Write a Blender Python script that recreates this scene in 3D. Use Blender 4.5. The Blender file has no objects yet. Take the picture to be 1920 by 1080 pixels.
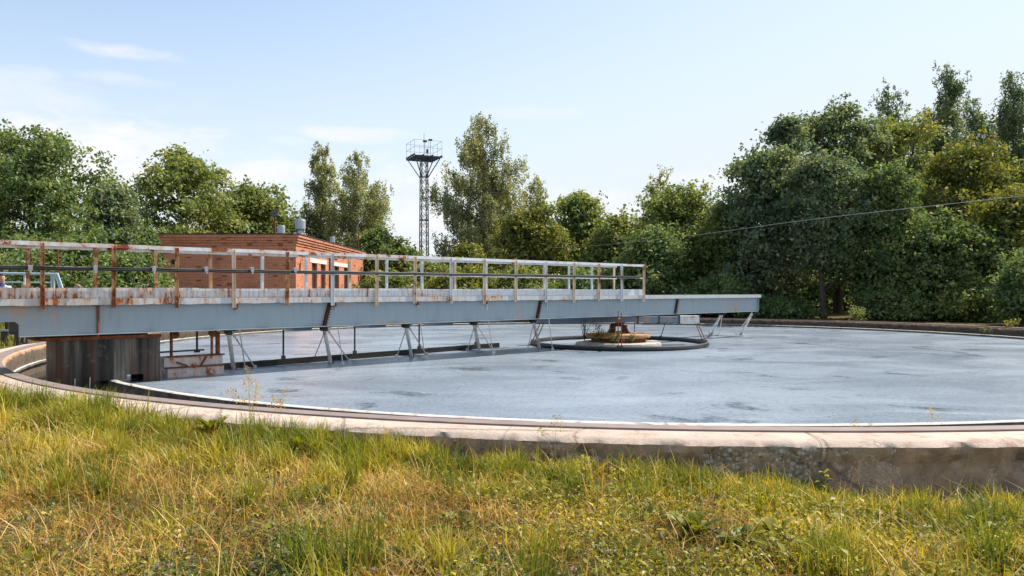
import bpy, bmesh, math, random
import numpy as np
from mathutils import Vector, Matrix, noise as mn

random.seed(7)
RNG = np.random.default_rng(11)
SC = bpy.context.scene
COL = SC.collection
PI = math.pi

# ------------------------------------------------------------------ layout
# metres; the eye is the origin, x to the right, y forward, z up
F, YH = 1400.0, 546.0            # focal length and horizon of the 1920 px photograph
CX, CY = 3.296, 23.15            # centre of the round tank
ZW = -1.65                       # water level
R_LIP, R_LIPO = 14.29, 14.41     # weir wall
R_IN, R_OUT = 15.74, 16.40       # perimeter wall
Z_TOP = -1.36
TH = math.atan(1.1)
UX, UY = math.sin(TH), math.cos(TH)     # direction of the bridge
NX, NY = -UY, UX                        # to its far side
A0 = NX*CX + NY*CY
S0 = UX*CX + UY*CY

def at(px, py, d):
    return Vector(((px-960)/F*d, d, -(py-YH)/F*d))

def br(px, py, yl=-.47):
    """bridge coordinates of a point of the upright plane at yl"""
    q = (px-960)/F
    d = (A0+yl)/(NY+NX*q)
    return Vector((d*(UX*q+UY)-S0, yl, -(py-YH)/F*d))

def brw(px, py):
    """bridge coordinates of a point at water level"""
    d = -ZW*F/(py-YH); q = (px-960)/F
    x, y = d*q-CX, d-CY
    return Vector((x*UX+y*UY, x*NX+y*NY, ZW))

# ------------------------------------------------------------------ meshes
class MB:
    def __init__(self): self.v = []; self.f = []; self.mi = []; self.cur = 0
    def add(self, vs, fs):
        b = len(self.v); self.v += [tuple(p) for p in vs]
        for f in fs: self.f.append([b+i for i in f]); self.mi.append(self.cur)
        return self
    def box(self, c, s, rot=None):
        hx, hy, hz = s[0]/2, s[1]/2, s[2]/2
        vs = [Vector((x*hx, y*hy, z*hz)) for z in (-1, 1) for y in (-1, 1) for x in (-1, 1)]
        if rot is not None: vs = [rot @ p for p in vs]
        c = Vector(c)
        return self.add([p+c for p in vs], [(0,2,3,1),(4,5,7,6),(0,1,5,4),(2,6,7,3),(0,4,6,2),(1,3,7,5)])
    def bb(self, a, b):
        a, b = Vector(a), Vector(b)
        return self.box((a+b)/2, [abs(b[i]-a[i]) for i in range(3)])
    def bar(self, a, b, w, h, up=(0,0,1)):
        a, b = Vector(a), Vector(b); d = b-a; L = d.length; d.normalize()
        up = Vector(up)
        if abs(d.dot(up)) > .98: up = Vector((0,1,0))
        y = up.cross(d).normalized(); z = d.cross(y)
        return self.box((a+b)/2, (L, w, h), Matrix((d, y, z)).transposed())
    def tube(self, pts, rad, n=8, cap=True):
        pts = [Vector(p) for p in pts]
        if not hasattr(rad, '__len__'): rad = [rad]*len(pts)
        vs = []; fs = []
        ref = None
        for i, p in enumerate(pts):
            t = (pts[min(i+1, len(pts)-1)]-pts[max(i-1, 0)])
            if t.length < 1e-9: t = Vector((0,0,1))
            t.normalize()
            if ref is None:
                ref = Vector((1,0,0)) if abs(t.x) < .8 else Vector((0,1,0))
            a = (ref-t*ref.dot(t)).normalized(); b = t.cross(a); ref = a
            for k in range(n):
                w = 2*PI*k/n
                vs.append(p+(a*math.cos(w)+b*math.sin(w))*rad[i])
        for i in range(len(pts)-1):
            for k in range(n):
                k2 = (k+1) % n
                fs.append((i*n+k, i*n+k2, (i+1)*n+k2, (i+1)*n+k))
        if cap:
            fs.append(tuple(range(n-1, -1, -1))); fs.append(tuple((len(pts)-1)*n+k for k in range(n)))
        return self.add(vs, fs)
    def lathe(self, c, prof, n=32, a0=0, a1=2*PI):
        """profile of (r, z) turned about the vertical through c"""
        full = abs(a1-a0-2*PI) < 1e-6
        m = n if full else n+1
        vs = []; fs = []; k = len(prof)
        for i in range(m):
            w = a0+(a1-a0)*i/n
            for r, z in prof: vs.append((c[0]+r*math.cos(w), c[1]+r*math.sin(w), c[2]+z))
        for i in range(n):
            j = (i+1) % m
            for q in range(k-1):
                fs.append((i*k+q, j*k+q, j*k+q+1, i*k+q+1))
        return self.add(vs, fs)
    def prism(self, poly, a, b):
        """poly of (x,z) extruded from y=a to y=b"""
        n = len(poly)
        vs = [(x, a, z) for x, z in poly]+[(x, b, z) for x, z in poly]
        fs = [tuple(range(n)), tuple(range(2*n-1, n-1, -1))]
        for i in range(n):
            j = (i+1) % n
            fs.append((i, i+n, j+n, j))
        return self.add(vs, fs)
    def build(self, name, mat, parent=None, smooth=False, bevel=0, loc=None):
        me = bpy.data.meshes.new(name)
        me.from_pydata(self.v, [], self.f)
        mats = mat if isinstance(mat, (list, tuple)) else [mat]
        for m in mats: me.materials.append(m)
        if len(mats) > 1: me.polygons.foreach_set('material_index', self.mi)
        bm = bmesh.new(); bm.from_mesh(me); bmesh.ops.recalc_face_normals(bm, faces=bm.faces[:]); bm.to_mesh(me); bm.free()
        if smooth:
            me.polygons.foreach_set('use_smooth', [True]*len(me.polygons))
            try: me.set_sharp_from_angle(angle=math.radians(40))
            except Exception: pass
        o = bpy.data.objects.new(name, me); COL.objects.link(o)
        if parent: o.parent = parent
        if loc: o.location = loc
        if bevel:
            b = o.modifiers.new('bevel', 'BEVEL'); b.width = bevel; b.segments = 2; b.limit_method = 'ANGLE'
        return o

def tag(o, label=None, cat=None, group=None, kind=None):
    if label: o['label'] = label
    if cat: o['category'] = cat
    if group: o['group'] = group
    if kind: o['kind'] = kind
    return o

def empty(name, loc, label, cat, rz=0, group=None):
    o = bpy.data.objects.new(name, None); COL.objects.link(o)
    o.location = loc; o.rotation_euler = (0, 0, rz); o.empty_display_size = .3
    return tag(o, label, cat, group)

def quads(name, V, tint, mat, parent=None, nq=1):
    """V: (N, 4, 3) loose quads"""
    N = len(V)
    me = bpy.data.meshes.new(name)
    me.vertices.add(N*4); me.vertices.foreach_set('co', np.ascontiguousarray(V, np.float32).ravel())
    me.loops.add(N*4); me.loops.foreach_set('vertex_index', np.arange(N*4, dtype=np.int32))
    me.polygons.add(N); me.polygons.foreach_set('loop_start', np.arange(0, N*4, 4, dtype=np.int32))
    me.update(calc_edges=True)
    a = me.attributes.new('tint', 'FLOAT', 'FACE'); a.data.foreach_set('value', np.ascontiguousarray(tint, np.float32))
    me.materials.append(mat)
    o = bpy.data.objects.new(name, me); COL.objects.link(o)
    if parent: o.parent = parent
    return o

def unit(v): return v/np.maximum(np.linalg.norm(v, axis=-1, keepdims=True), 1e-9)

def leaves(P, out, size, wid, up=.45, o=.5, rnd=.8, droop=.3):
    """leaf quads at P: base, side, tip, side"""
    N = len(P)
    n = unit(out*o+np.array([0, 0, up])+RNG.normal(size=(N, 3))*rnd)
    a = RNG.normal(size=(N, 3)); a[:, 2] -= droop
    a = unit(a-n*np.sum(a*n, 1, keepdims=True)); b = np.cross(n, a)
    L = (size*RNG.uniform(.65, 1.3, N))[:, None]; W = L*wid
    V = np.empty((N, 4, 3))
    V[:, 0] = P; V[:, 1] = P+a*L*.45+b*W*.5+n*L*.06
    V[:, 2] = P+a*L-n*L*.08; V[:, 3] = P+a*L*.45-b*W*.5+n*L*.06
    return V

# ------------------------------------------------------------------ materials
class NT:
    def __init__(self, name):
        self.m = bpy.data.materials.new(name); self.m.use_nodes = True
        self.t = self.m.node_tree; self.t.nodes.clear()
        self.out = self.t.nodes.new('ShaderNodeOutputMaterial')
    def n(self, typ, inp=None, **kw):
        nd = self.t.nodes.new('ShaderNode'+typ)
        for k, v in kw.items(): setattr(nd, k, v)
        for k, v in (inp or {}).items():
            s = nd.inputs[k]
            if isinstance(v, bpy.types.NodeSocket): self.t.links.new(v, s)
            else: s.default_value = v
        return nd
    def coord(self, which='Object', scale=(1,1,1), loc=(0,0,0)):
        c = self.n('TexCoord').outputs[which]
        return self.n('Mapping', {'Vector': c, 'Scale': scale, 'Location': loc}).outputs[0]
    def noise(self, vec, scale, detail=5, rough=.6, dist=0):
        return self.n('TexNoise', {'Vector': vec, 'Scale': scale, 'Detail': detail, 'Roughness': rough, 'Distortion': dist}).outputs[0]
    def ramp(self, fac, stops, interp='LINEAR'):
        r = self.n('ValToRGB', {'Fac': fac}); cr = r.color_ramp; cr.interpolation = interp
        while len(cr.elements) < len(stops): cr.elements.new(.5)
        for e, (p, c) in zip(cr.elements, stops):
            e.position = p; e.color = (*c, 1) if len(c) == 3 else c
        return r.outputs[0]
    def step(self, fac, a, b):
        return self.n('MapRange', {'Value': fac, 'From Min': a, 'From Max': b, 'To Min': 0., 'To Max': 1.}, interpolation_type='SMOOTHSTEP').outputs[0]
    def math(self, op, a, b=0., c=0.):
        nd = self.n('Math', operation=op)
        for i, v in enumerate((a, b, c)):
            if isinstance(v, bpy.types.NodeSocket): self.t.links.new(v, nd.inputs[i])
            else: nd.inputs[i].default_value = v
        return nd.outputs[0]
    def mix(self, fac, a, b, blend='MIX'):
        nd = self.n('MixRGB', blend_type=blend)
        for i, v in enumerate((fac, a, b)):
            if isinstance(v, bpy.types.NodeSocket): self.t.links.new(v, nd.inputs[i])
            else: nd.inputs[i].default_value = v if i == 0 else (*v, 1)
        return nd.outputs[0]
    def bump(self, h, strength=.3, dist=.02):
        return self.n('Bump', {'Height': h, 'Strength': strength, 'Distance': dist}).outputs[0]
    def pbr(self, color, rough=.7, metal=0., normal=None, spec=.4):
        p = self.n('BsdfPrincipled')
        for k, v in (('Base Color', color), ('Roughness', rough), ('Metallic', metal), ('Specular IOR Level', spec), ('Normal', normal)):
            if v is None: continue
            if isinstance(v, bpy.types.NodeSocket): self.t.links.new(v, p.inputs[k])
            else: p.inputs[k].default_value = (*v, 1) if k == 'Base Color' else v
        self.t.links.new(p.outputs[0], self.out.inputs[0]); return self.m

def m_paint(name, col, amount=.5, slope=0., dirt=.25, scale=2.2, streak=.5, fine=7., halo_k=.55):
    """weathered paint: rust breaks through where a noise passes a threshold; slope moves it along the bridge"""
    t = NT(name); v = t.coord()
    vs = t.coord(scale=(1, 1, .12))
    n1 = t.noise(v, scale, 9, .62); n2 = t.noise(vs, fine, 4, .6); n3 = t.noise(v, 18., 6, .7)
    k = t.math('ADD', t.math('MULTIPLY', n1, 1-streak), t.math('MULTIPLY', n2, streak))
    k = t.math('ADD', k, t.math('MULTIPLY', t.math('SUBTRACT', n3, .5), .22))
    if slope:
        x = t.n('SeparateXYZ', {'Vector': v}).outputs[0]
        k = t.math('SUBTRACT', k, t.math('MULTIPLY', x, slope))
    th = .80-.5*amount
    mask = t.step(k, th, th+.035)
    halo = t.step(k, th-.13, th+.02)
    rust = t.ramp(n3, [(.25, (.05, .018, .010)), (.45, (.20, .055, .018)), (.62, (.38, .13, .04)), (.8, (.46, .22, .10))])
    d = t.noise(vs, 11., 5, .65)
    base = t.mix(t.math('MULTIPLY', t.step(d, .45, .75), dirt), col, [c*.5 for c in col])
    base = t.mix(t.math('MULTIPLY', halo, halo_k), base, (.52, .27, .12))
    c = t.mix(mask, base, rust)
    h = t.math('SUBTRACT', t.math('MULTIPLY', n3, .4), mask)
    return t.pbr(c, t.math('ADD', t.math('MULTIPLY', mask, .35), .42), 0, t.bump(h, .35, .006))

def m_rust(name, dark=1.):
    t = NT(name); v = t.coord(); n = t.noise(v, 9., 8, .7)
    c = t.ramp(n, [(.25, (.04*dark, .016*dark, .010*dark)), (.5, (.17*dark, .052*dark, .020*dark)), (.75, (.34*dark, .13*dark, .05*dark))])
    return t.pbr(c, .85, 0, t.bump(n, .4, .01))

def m_plain(name, col, rough=.6, var=.35, scale=6., metal=0.):
    t = NT(name); n = t.noise(t.coord(), scale, 7, .65)
    c = t.ramp(n, [(.25, [k*(1-var) for k in col]), (.75, [k*(1+var) for k in col])])
    return t.pbr(c, rough, metal, t.bump(n, .2, .01))

def m_leaf(name, stops, trans=.45, scale=.35, amp=.7):
    t = NT(name)
    a = t.n('Attribute', attribute_name='tint').outputs['Fac']
    n = t.noise(t.n('NewGeometry').outputs['Position'], scale, 3, .5)
    k = t.math('ADD', t.math('MULTIPLY', a, .7), t.math('MULTIPLY', t.math('SUBTRACT', n, .5), amp))
    k = t.math('ADD', k, .15)
    c = t.ramp(k, stops)
    d = t.n('BsdfDiffuse', {'Color': c})
    tc = t.mix(1., c, (1.25, 1.15, .55), 'MULTIPLY')
    tr = t.n('BsdfTranslucent', {'Color': tc})
    g = t.n('BsdfGlossy', {'Color': (.9, .95, 1, 1), 'Roughness': .5})
    m1 = t.n('MixShader', {0: trans, 1: d.outputs[0], 2: tr.outputs[0]})
    m2 = t.n('MixShader', {0: .022, 1: m1.outputs[0], 2: g.outputs[0]})
    t.t.links.new(m2.outputs[0], t.out.inputs[0]); return t.m

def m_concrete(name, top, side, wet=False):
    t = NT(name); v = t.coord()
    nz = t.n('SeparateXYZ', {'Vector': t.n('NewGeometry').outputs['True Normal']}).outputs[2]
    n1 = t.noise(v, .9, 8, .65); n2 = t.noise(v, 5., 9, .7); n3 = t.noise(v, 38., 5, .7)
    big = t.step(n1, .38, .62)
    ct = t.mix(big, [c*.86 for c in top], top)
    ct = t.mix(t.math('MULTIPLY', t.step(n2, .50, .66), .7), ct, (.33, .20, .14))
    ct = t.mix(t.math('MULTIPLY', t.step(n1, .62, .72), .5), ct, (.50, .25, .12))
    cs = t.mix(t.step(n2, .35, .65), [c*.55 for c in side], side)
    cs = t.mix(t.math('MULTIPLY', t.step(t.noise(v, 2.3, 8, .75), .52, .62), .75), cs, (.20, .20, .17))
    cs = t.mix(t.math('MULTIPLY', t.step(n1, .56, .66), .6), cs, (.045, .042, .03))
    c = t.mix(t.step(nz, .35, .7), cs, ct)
    if wet:  # perimeter wall only: joints, pebbles, flaked plaster, painted inner shade
        o4 = t.n('SeparateXYZ', {'Vector': v}).outputs; an = t.math('MULTIPLY', t.math('ARCTAN2', o4[1], o4[0]), 16.3/2.9)
        jt = t.step(t.math('ABSOLUTE', t.math('SUBTRACT', t.math('FRACT', t.math('ADD', an, t.math('MULTIPLY', t.math('SUBTRACT', n2, .5), .012))), .5)), .4935, .4965)
        peb = t.n('TexVoronoi', {'Vector': v, 'Scale': 26.}, feature='F1'); pc = t.ramp(t.n('SeparateColor', {'Color': peb.outputs['Color']}).outputs[0], [(0, (.10, .085, .065)), (.5, (.30, .27, .22)), (1, (.55, .52, .46))])
        pm = t.math('MULTIPLY', t.step(t.noise(v, .75, 7, .7), .52, .58), t.step(peb.outputs['Distance'], .62, .45))
        cs = t.mix(t.math('MULTIPLY', pm, .8), cs, pc); hp = t.math('MULTIPLY', t.math('MULTIPLY', pm, t.step(nz, .6, .3)), t.math('SUBTRACT', 1., peb.outputs['Distance']))
        cs = t.mix(t.math('MULTIPLY', jt, .3), cs, (.03, .024, .018)); ct = t.mix(t.math('MULTIPLY', jt, .15), ct, (.09, .065, .05))
        fl_ = t.noise(v, .62, 8, .68); f1 = t.step(fl_, .555, .565); f0 = t.step(fl_, .545, .556)
        cs = t.mix(t.math('MULTIPLY', t.math('SUBTRACT', f0, f1), .8), cs, (.60, .48, .37)); cs = t.mix(t.math('MULTIPLY', f1, .45), cs, (.42, .31, .22))
        c = t.mix(t.step(nz, .35, .7), cs, ct)
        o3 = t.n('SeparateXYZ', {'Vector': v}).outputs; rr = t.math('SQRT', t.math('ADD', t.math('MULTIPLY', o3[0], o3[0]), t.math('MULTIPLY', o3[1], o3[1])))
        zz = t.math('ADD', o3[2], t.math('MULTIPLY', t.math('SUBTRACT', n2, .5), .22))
        inner_shade = t.math('MULTIPLY', t.step(rr, R_IN+.12, R_IN+.03), t.step(zz, -1.39, -1.46))  # shade painted into the colour, low on the inner face
        c = t.mix(t.math('MULTIPLY', inner_shade, .75), c, (.05, .042, .032))
        c = t.mix(t.math('MULTIPLY', t.step(rr, R_IN+.2, R_IN+.1), t.math('MULTIPLY', t.step(zz, -1.47, -1.38), .6)), c, (.42, .19, .085))
    c = t.mix(t.math('MULTIPLY', t.step(n3, .58, .75), .4), c, (.10, .075, .055))
    vor = t.n('TexVoronoi', {'Vector': t.n('Mapping', {'Vector': v, 'Scale': (1, 1, 1)}).outputs[0], 'Scale': .45}, feature='DISTANCE_TO_EDGE').outputs['Distance']
    vor2 = t.math('ADD', vor, t.math('MULTIPLY', t.math('SUBTRACT', n2, .5), .08))
    crack = t.step(vor2, .012, .0)
    c = t.mix(t.math('MULTIPLY', crack, .35), c, (.05, .035, .025))
    h = t.math('SUBTRACT', t.math('ADD', n2, t.math('MULTIPLY', n3, .4)), crack)
    if wet: h = t.math('SUBTRACT', t.math('ADD', h, t.math('MULTIPLY', hp, .8)), t.math('ADD', t.math('MULTIPLY', jt, .3), t.math('MULTIPLY', f1, .8)))
    return t.pbr(c, .9, 0, t.bump(h, .6, .03), .2)

M = {}
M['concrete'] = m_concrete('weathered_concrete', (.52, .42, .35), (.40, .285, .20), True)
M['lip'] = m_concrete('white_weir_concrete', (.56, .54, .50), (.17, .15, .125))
M['girder'] = m_paint('blue_grey_girder_paint', (.285, .345, .385), .26, .0, .25, 1.1, .35)
M['flange'] = m_paint('pale_flange_paint', (.50, .53, .55), .33, .006, .5, 3., .5, 15., .7)
M['toe'] = m_paint('white_toe_board_paint', (.62, .65, .67), .31, .007, .3, 2.2, .62, 13., .7)
M['rail'] = m_paint('white_rail_paint', (.72, .75, .77), .34, .007, .2, 2.4, .2)
M['post_a'] = m_paint('orange_rusted_post', (.62, .36, .18), .62, 0, .4, 3., .3)
M['post_b'] = m_paint('half_rusted_post', (.74, .60, .46), .47, 0, .3, 3., .3)
M['post_c'] = m_paint('pale_post', (.66, .70, .72), .36, 0, .2, 3., .3)
M['rust'] = m_rust('deep_rust'); M['rust_d'] = m_rust('black_brown_rust', .38); M['rust_d2'] = m_rust('dark_bearing_rust', .6); M['rust_l'] = m_rust('orange_rust', 1.5)
M['cable'] = m_plain('black_cable', (.012, .012, .013), .5, .4)
M['clamp'] = m_plain('pale_clamp', (.33, .34, .35), .5)
M['legp'] = m_paint('pale_leg_paint', (.70, .71, .69), .40, 0, .4, 3.)
M['dark'] = m_plain('dark_iron', (.035, .035, .038), .6)
M['rod'] = m_plain('pale_rod', (.62, .60, .55), .55)
M['boom'] = m_plain('black_wet_boom', (.012, .010, .009), .5, .6, 3.)
M['steelblue'] = m_paint('blue_bracket_paint', (.17, .23, .28), .3, 0, .3)
M['deck'] = m_plain('deck_plate', (.18, .18, .18), .8)
M['track'] = m_plain('track_strip', (.215, .165, .150), .75, .22, 4.)

def m_sheet():
    t = NT('stained_sheet_metal'); v = t.coord(scale=(1, 1, .06)); w = t.coord()
    n = t.noise(v, 6., 6, .6); n2 = t.noise(w, 3., 8, .7); n3 = t.noise(v, 2.2, 3, .5)
    c = t.ramp(n, [(.34, (.006, .005, .004)), (.46, (.028, .022, .018)), (.56, (.070, .062, .055)), (.70, (.22, .19, .155))])
    c = t.mix(t.step(n3, .52, .66), c, (.075, .030, .014))
    c = t.mix(t.math('MULTIPLY', t.step(n2, .55, .7), .6), c, (.19, .20, .20))
    return t.pbr(c, .6, 0, t.bump(n2, .3, .01))
M['sheet'] = m_sheet()
M['trough'] = m_paint('rusty_white_trough', (.55, .50, .50), .50, 0, .6, 6., .4)

def m_water():
    t = NT('scummy_water')
    p = t.n('NewGeometry').outputs['Position']
    v = t.n('Mapping', {'Vector': p, 'Scale': (.6, 1.0, 1)}).outputs[0]
    n1 = t.noise(v, .55, 6, .6, .6); n2 = t.noise(p, 7., 8, .8); n3 = t.noise(p, .85, 4, .55, .4); n4 = t.noise(p, 70., 3, .7)
    c = t.mix(t.step(n1, .36, .66), (.205, .248, .305), (.295, .345, .405))
    n5 = t.noise(p, 15., 6, .8)
    c = t.mix(t.math('MULTIPLY', t.step(n2, .54, .74), .35), c, (.46, .49, .52))
    c = t.mix(t.math('MULTIPLY', t.step(n5, .47, .40), .6), c, (.075, .095, .115))
    c = t.mix(t.math('MULTIPLY', t.step(n4, .50, .62), .6), c, (.10, .125, .15))
    hole = t.math('MULTIPLY', t.step(n3, .585, .69), t.step(n5, .66, .40))
    c = t.mix(t.math('MULTIPLY', hole, .95), c, (.03, .042, .055))
    brown = t.step(t.noise(v, .33, 5, .6), .66, .76)
    c = t.mix(t.math('MULTIPLY', brown, .35), c, (.26, .17, .13))
    h = t.math('ADD', t.math('MULTIPLY', n2, .6), t.math('MULTIPLY', n4, .5))
    r = t.math('ADD', t.math('MULTIPLY', n1, .22), .16)
    return t.pbr(c, r, 0, t.bump(h, .45, .012), .5)
M['water'] = m_water()

def m_ground():
    t = NT('meadow_soil'); p = t.n('NewGeometry').outputs['Position']
    n1 = t.noise(p, .5, 6, .6); n2 = t.noise(p, 9., 8, .7); n3 = t.noise(p, 60., 5, .7)
    c = t.mix(t.step(n2, .35, .65), (.055, .035, .018), (.16, .105, .045))
    c = t.mix(t.math('MULTIPLY', t.step(n1, .40, .6), .65), c, (.085, .095, .025))
    c = t.mix(t.math('MULTIPLY', t.step(n3, .5, .7), .5), c, (.24, .17, .08))
    return t.pbr(c, .95, 0, t.bump(t.math('ADD', n2, n3), .8, .03), .1)
M['ground'] = m_ground()

def m_brick():
    t = NT('orange_brick'); uv = t.n('TexCoord').outputs['UV']
    b = t.n('TexBrick', {'Vector': uv, 'Color1': (.58, .172, .072, 1), 'Color2': (.40, .105, .046, 1), 'Mortar': (.46, .32, .25, 1),
            'Scale': 1., 'Mortar Size': .014, 'Mortar Smooth': .2, 'Bias': -.2, 'Brick Width': .26, 'Row Height': .078}, offset=.5)
    n = t.noise(uv, 1.1, 8, .65); n2 = t.noise(uv, 9., 6, .7)
    rows = t.n('TexWhiteNoise', {'Vector': t.n('VectorMath', {0: t.n('VectorMath', {0: uv, 1: (1/.26, 1/.078, 1)}, operation='MULTIPLY').outputs[0]}, operation='FLOOR').outputs[0]}, noise_dimensions='2D').outputs[0]
    c = t.mix(t.math('MULTIPLY', rows, .5), b.outputs[0], (.54, .20, .10))
    c = t.mix(t.math('MULTIPLY', t.step(rows, .91, .99), .7), c, (.07, .025, .015))
    c = t.mix(t.math('MULTIPLY', t.step(n, .48, .72), .5), c, (.15, .055, .035))
    c = t.mix(t.math('MULTIPLY', t.step(n2, .60, .75), .5), c, (.66, .40, .26))
    return t.pbr(c, .9, 0, t.bump(t.math('SUBTRACT', n2, b.outputs[1]), .4, .012), .2)
M['brick'] = m_brick()
M['roofing'] = m_plain('dark_roofing', (.035, .032, .03), .85)
M['lintel'] = m_plain('white_lintel', (.62, .58, .54), .8, .15)
M['glass'] = NT('dark_window_glass').pbr((.03, .035, .04), .12, 0, None, .6)
M['wframe'] = m_plain('brown_window_frame', (.12, .09, .07), .6)
M['galv'] = m_plain('galvanised_vent', (.42, .45, .48), .42, .12, 5., .35)
M['mast'] = m_plain('grey_blue_mast_steel', (.065, .070, .090), .6)
M['mastrail'] = m_plain('thin_pale_rail', (.30, .35, .42), .5)
M['bark'] = m_plain('grey_brown_bark', (.085, .065, .05), .95, .5, 5.)
def m_birchbark():
    t = NT('white_birch_bark'); v = t.coord(scale=(1, 1, .35)); n = t.noise(v, 6., 5, .7)
    return t.pbr(t.ramp(n, [(.42, (.05, .045, .04)), (.52, (.5, .48, .45))]), .8)
M['birchbark'] = m_birchbark()
G_DARK = [(0, (0.047, 0.090, 0.034)), (.45, (0.122, 0.190, 0.068)), (.8, (0.256, 0.300, 0.108)), (1, (0.433, 0.423, 0.157))]
G_MID = [(0, (0.063, 0.098, 0.032)), (.45, (0.171, 0.226, 0.069)), (.8, (0.320, 0.324, 0.109)), (1, (0.512, 0.431, 0.174))]
G_YEL = [(0, (0.065, 0.095, 0.024)), (.45, (0.170, 0.195, 0.043)), (.8, (0.302, 0.290, 0.070)), (1, (0.472, 0.377, 0.098))]
G_BIRCH = [(0, (0.113, 0.146, 0.081)), (.45, (0.248, 0.283, 0.150)), (.8, (0.430, 0.419, 0.216)), (1, (0.588, 0.523, 0.298))]
G_BLUE = [(0, (0.051, 0.085, 0.051)), (.45, (0.125, 0.190, 0.107)), (.8, (0.271, 0.297, 0.162)), (1, (0.540, 0.461, 0.252))]
M['l_dark'] = m_leaf('dark_leaves', G_DARK); M['l_mid'] = m_leaf('mid_green_leaves', G_MID)
M['l_yel'] = m_leaf('yellow_green_leaves', G_YEL, .4); M['l_birch'] = m_leaf('birch_leaves', G_BIRCH, .48)
M['l_blue'] = m_leaf('blue_green_leaves', G_BLUE)
M['g_green'] = m_leaf('green_blades', [(0, (0.071, 0.114, 0.012)), (.4, (0.185, 0.216, 0.020)), (.7, (0.383, 0.337, 0.035)), (1, (0.624, 0.486, 0.079))], .4, 1.2, 1.7)
M['g_dry'] = m_leaf('dry_blades', [(0, (0.204, 0.103, 0.025)), (.4, (0.432, 0.242, 0.057)), (.75, (0.660, 0.436, 0.125)), (1, (0.792, 0.606, 0.274))], .35, 1.2, 1.7)
M['g_herb'] = m_leaf('herb_leaves', [(0, (0.078, 0.111, 0.013)), (.5, (0.247, 0.234, 0.022)), (.8, (0.429, 0.351, 0.039)), (1, (0.598, 0.455, 0.066))], .3, 1.2, 1.7)
M['g_clov'] = m_leaf('clover_leaves', [(0, (0.036, 0.066, 0.017)), (.5, (0.096, 0.132, 0.036)), (.8, (0.204, 0.204, 0.072)), (1, (0.360, 0.312, 0.144))], .3, 1.3)
M['flower'] = m_leaf('clover_flower_petals', [(0, (.32, .17, .22)), (.5, (.45, .30, .38)), (1, (.62, .52, .52))], .3)

# ------------------------------------------------------------------ ground, tank and water
def ground_z(x, y):
    r = math.hypot(x-CX, y-CY)
    near = np.interp(x, [-14, -7, -4.2, -2, 1.4, 3.4, 7, 14], [-1.38, -1.40, -1.47, -1.58, -1.70, -1.93, -2.04, -1.92])
    if y < 14:
        w = max(0., min(1., (r-R_OUT)/2.6)); cam = -1.60
        z = near*(1-w)+cam*w if abs(x) < 8 else near*(1-w)+(-1.55)*w
    else:
        k = min(1., (y-14)/10); z = near*(1-k)+(-1.42)*k
    z += .03*mn.noise((x*.7, y*.7, 0))+.012*mn.noise((x*3, y*3, 5))
    return float(z)

def build_ground():
    radii = [R_OUT-.12, R_OUT]+[R_OUT+.12*i for i in range(1, 46)]+[R_OUT+5.4*1.13**i for i in range(1, 44)]
    n = 540; vs = []; fs = []
    for r in radii:
        for k in range(n):
            a = 2*PI*k/n; x, y = CX+r*math.cos(a), CY+r*math.sin(a)
            z = ground_z(x, y) if r < 90 else -1.42
            vs.append((x, y, z))
    for i in range(len(radii)-1):
        for k in range(n):
            j = (k+1) % n; fs.append((i*n+k, i*n+j, (i+1)*n+j, (i+1)*n+k))
    mb = MB(); mb.add(vs, fs); o = mb.build('ground', M['ground'], smooth=True); tag(o, kind='structure')
build_ground()

tank = empty('settling_tank', (CX, CY, 0), 'large round concrete settling tank with pale rim wall beside the grass', 'tank')
def ring(name, prof, n, mat, amp=0., fine=0.):
    vs = []; fs = []; k = len(prof)
    for i in range(n):
        a = 2*PI*i/n; ca, sa = math.cos(a), math.sin(a)
        for j, (r, z, e) in enumerate(prof):
            p = Vector((r*ca, r*sa, z))
            if e and amp:
                d = amp*e*mn.fractal(p*1.7, 1., 2., 5)+fine*e*mn.fractal(p*8, .8, 2., 4)-.05*e*max(0, mn.fractal(p*4.4+Vector((4, 4, 4)), .7, 2., 5)-.2)
                d2 = amp*e*mn.fractal(p*2.1+Vector((9, 3, 1)), 1., 2., 5)
                r2 = r+d; p = Vector((r2*ca, r2*sa, z+d2*.6))
            vs.append(p)
    for i in range(n):
        j = (i+1) % n
        for q in range(k):
            q2 = (q+1) % k
            fs.append((i*k+q, j*k+q, j*k+q2, i*k+q2))
    mb = MB(); mb.add(vs, fs)
    return mb.build(name, mat, tank, smooth=True)
zt = Z_TOP
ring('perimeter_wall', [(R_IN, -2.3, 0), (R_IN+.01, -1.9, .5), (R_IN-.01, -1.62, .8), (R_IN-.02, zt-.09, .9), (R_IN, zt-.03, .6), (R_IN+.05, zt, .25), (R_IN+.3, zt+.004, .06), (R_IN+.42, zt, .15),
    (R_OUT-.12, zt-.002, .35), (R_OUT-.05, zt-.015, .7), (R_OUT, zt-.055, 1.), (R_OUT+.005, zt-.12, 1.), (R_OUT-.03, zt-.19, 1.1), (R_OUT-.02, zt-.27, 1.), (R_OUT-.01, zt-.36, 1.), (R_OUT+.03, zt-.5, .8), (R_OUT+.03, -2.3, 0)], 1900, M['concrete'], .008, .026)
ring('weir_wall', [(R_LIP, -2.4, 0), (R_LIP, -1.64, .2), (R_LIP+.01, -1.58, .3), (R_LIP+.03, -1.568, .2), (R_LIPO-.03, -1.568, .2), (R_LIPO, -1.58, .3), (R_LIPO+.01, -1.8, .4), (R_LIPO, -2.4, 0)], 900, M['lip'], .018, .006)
ring('rail_track', [(R_IN+.045, zt, 0), (R_IN+.045, zt+.022, 0), (R_IN+.25, zt+.022, 0), (R_IN+.25, zt, 0)], 360, M['track'])
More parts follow.
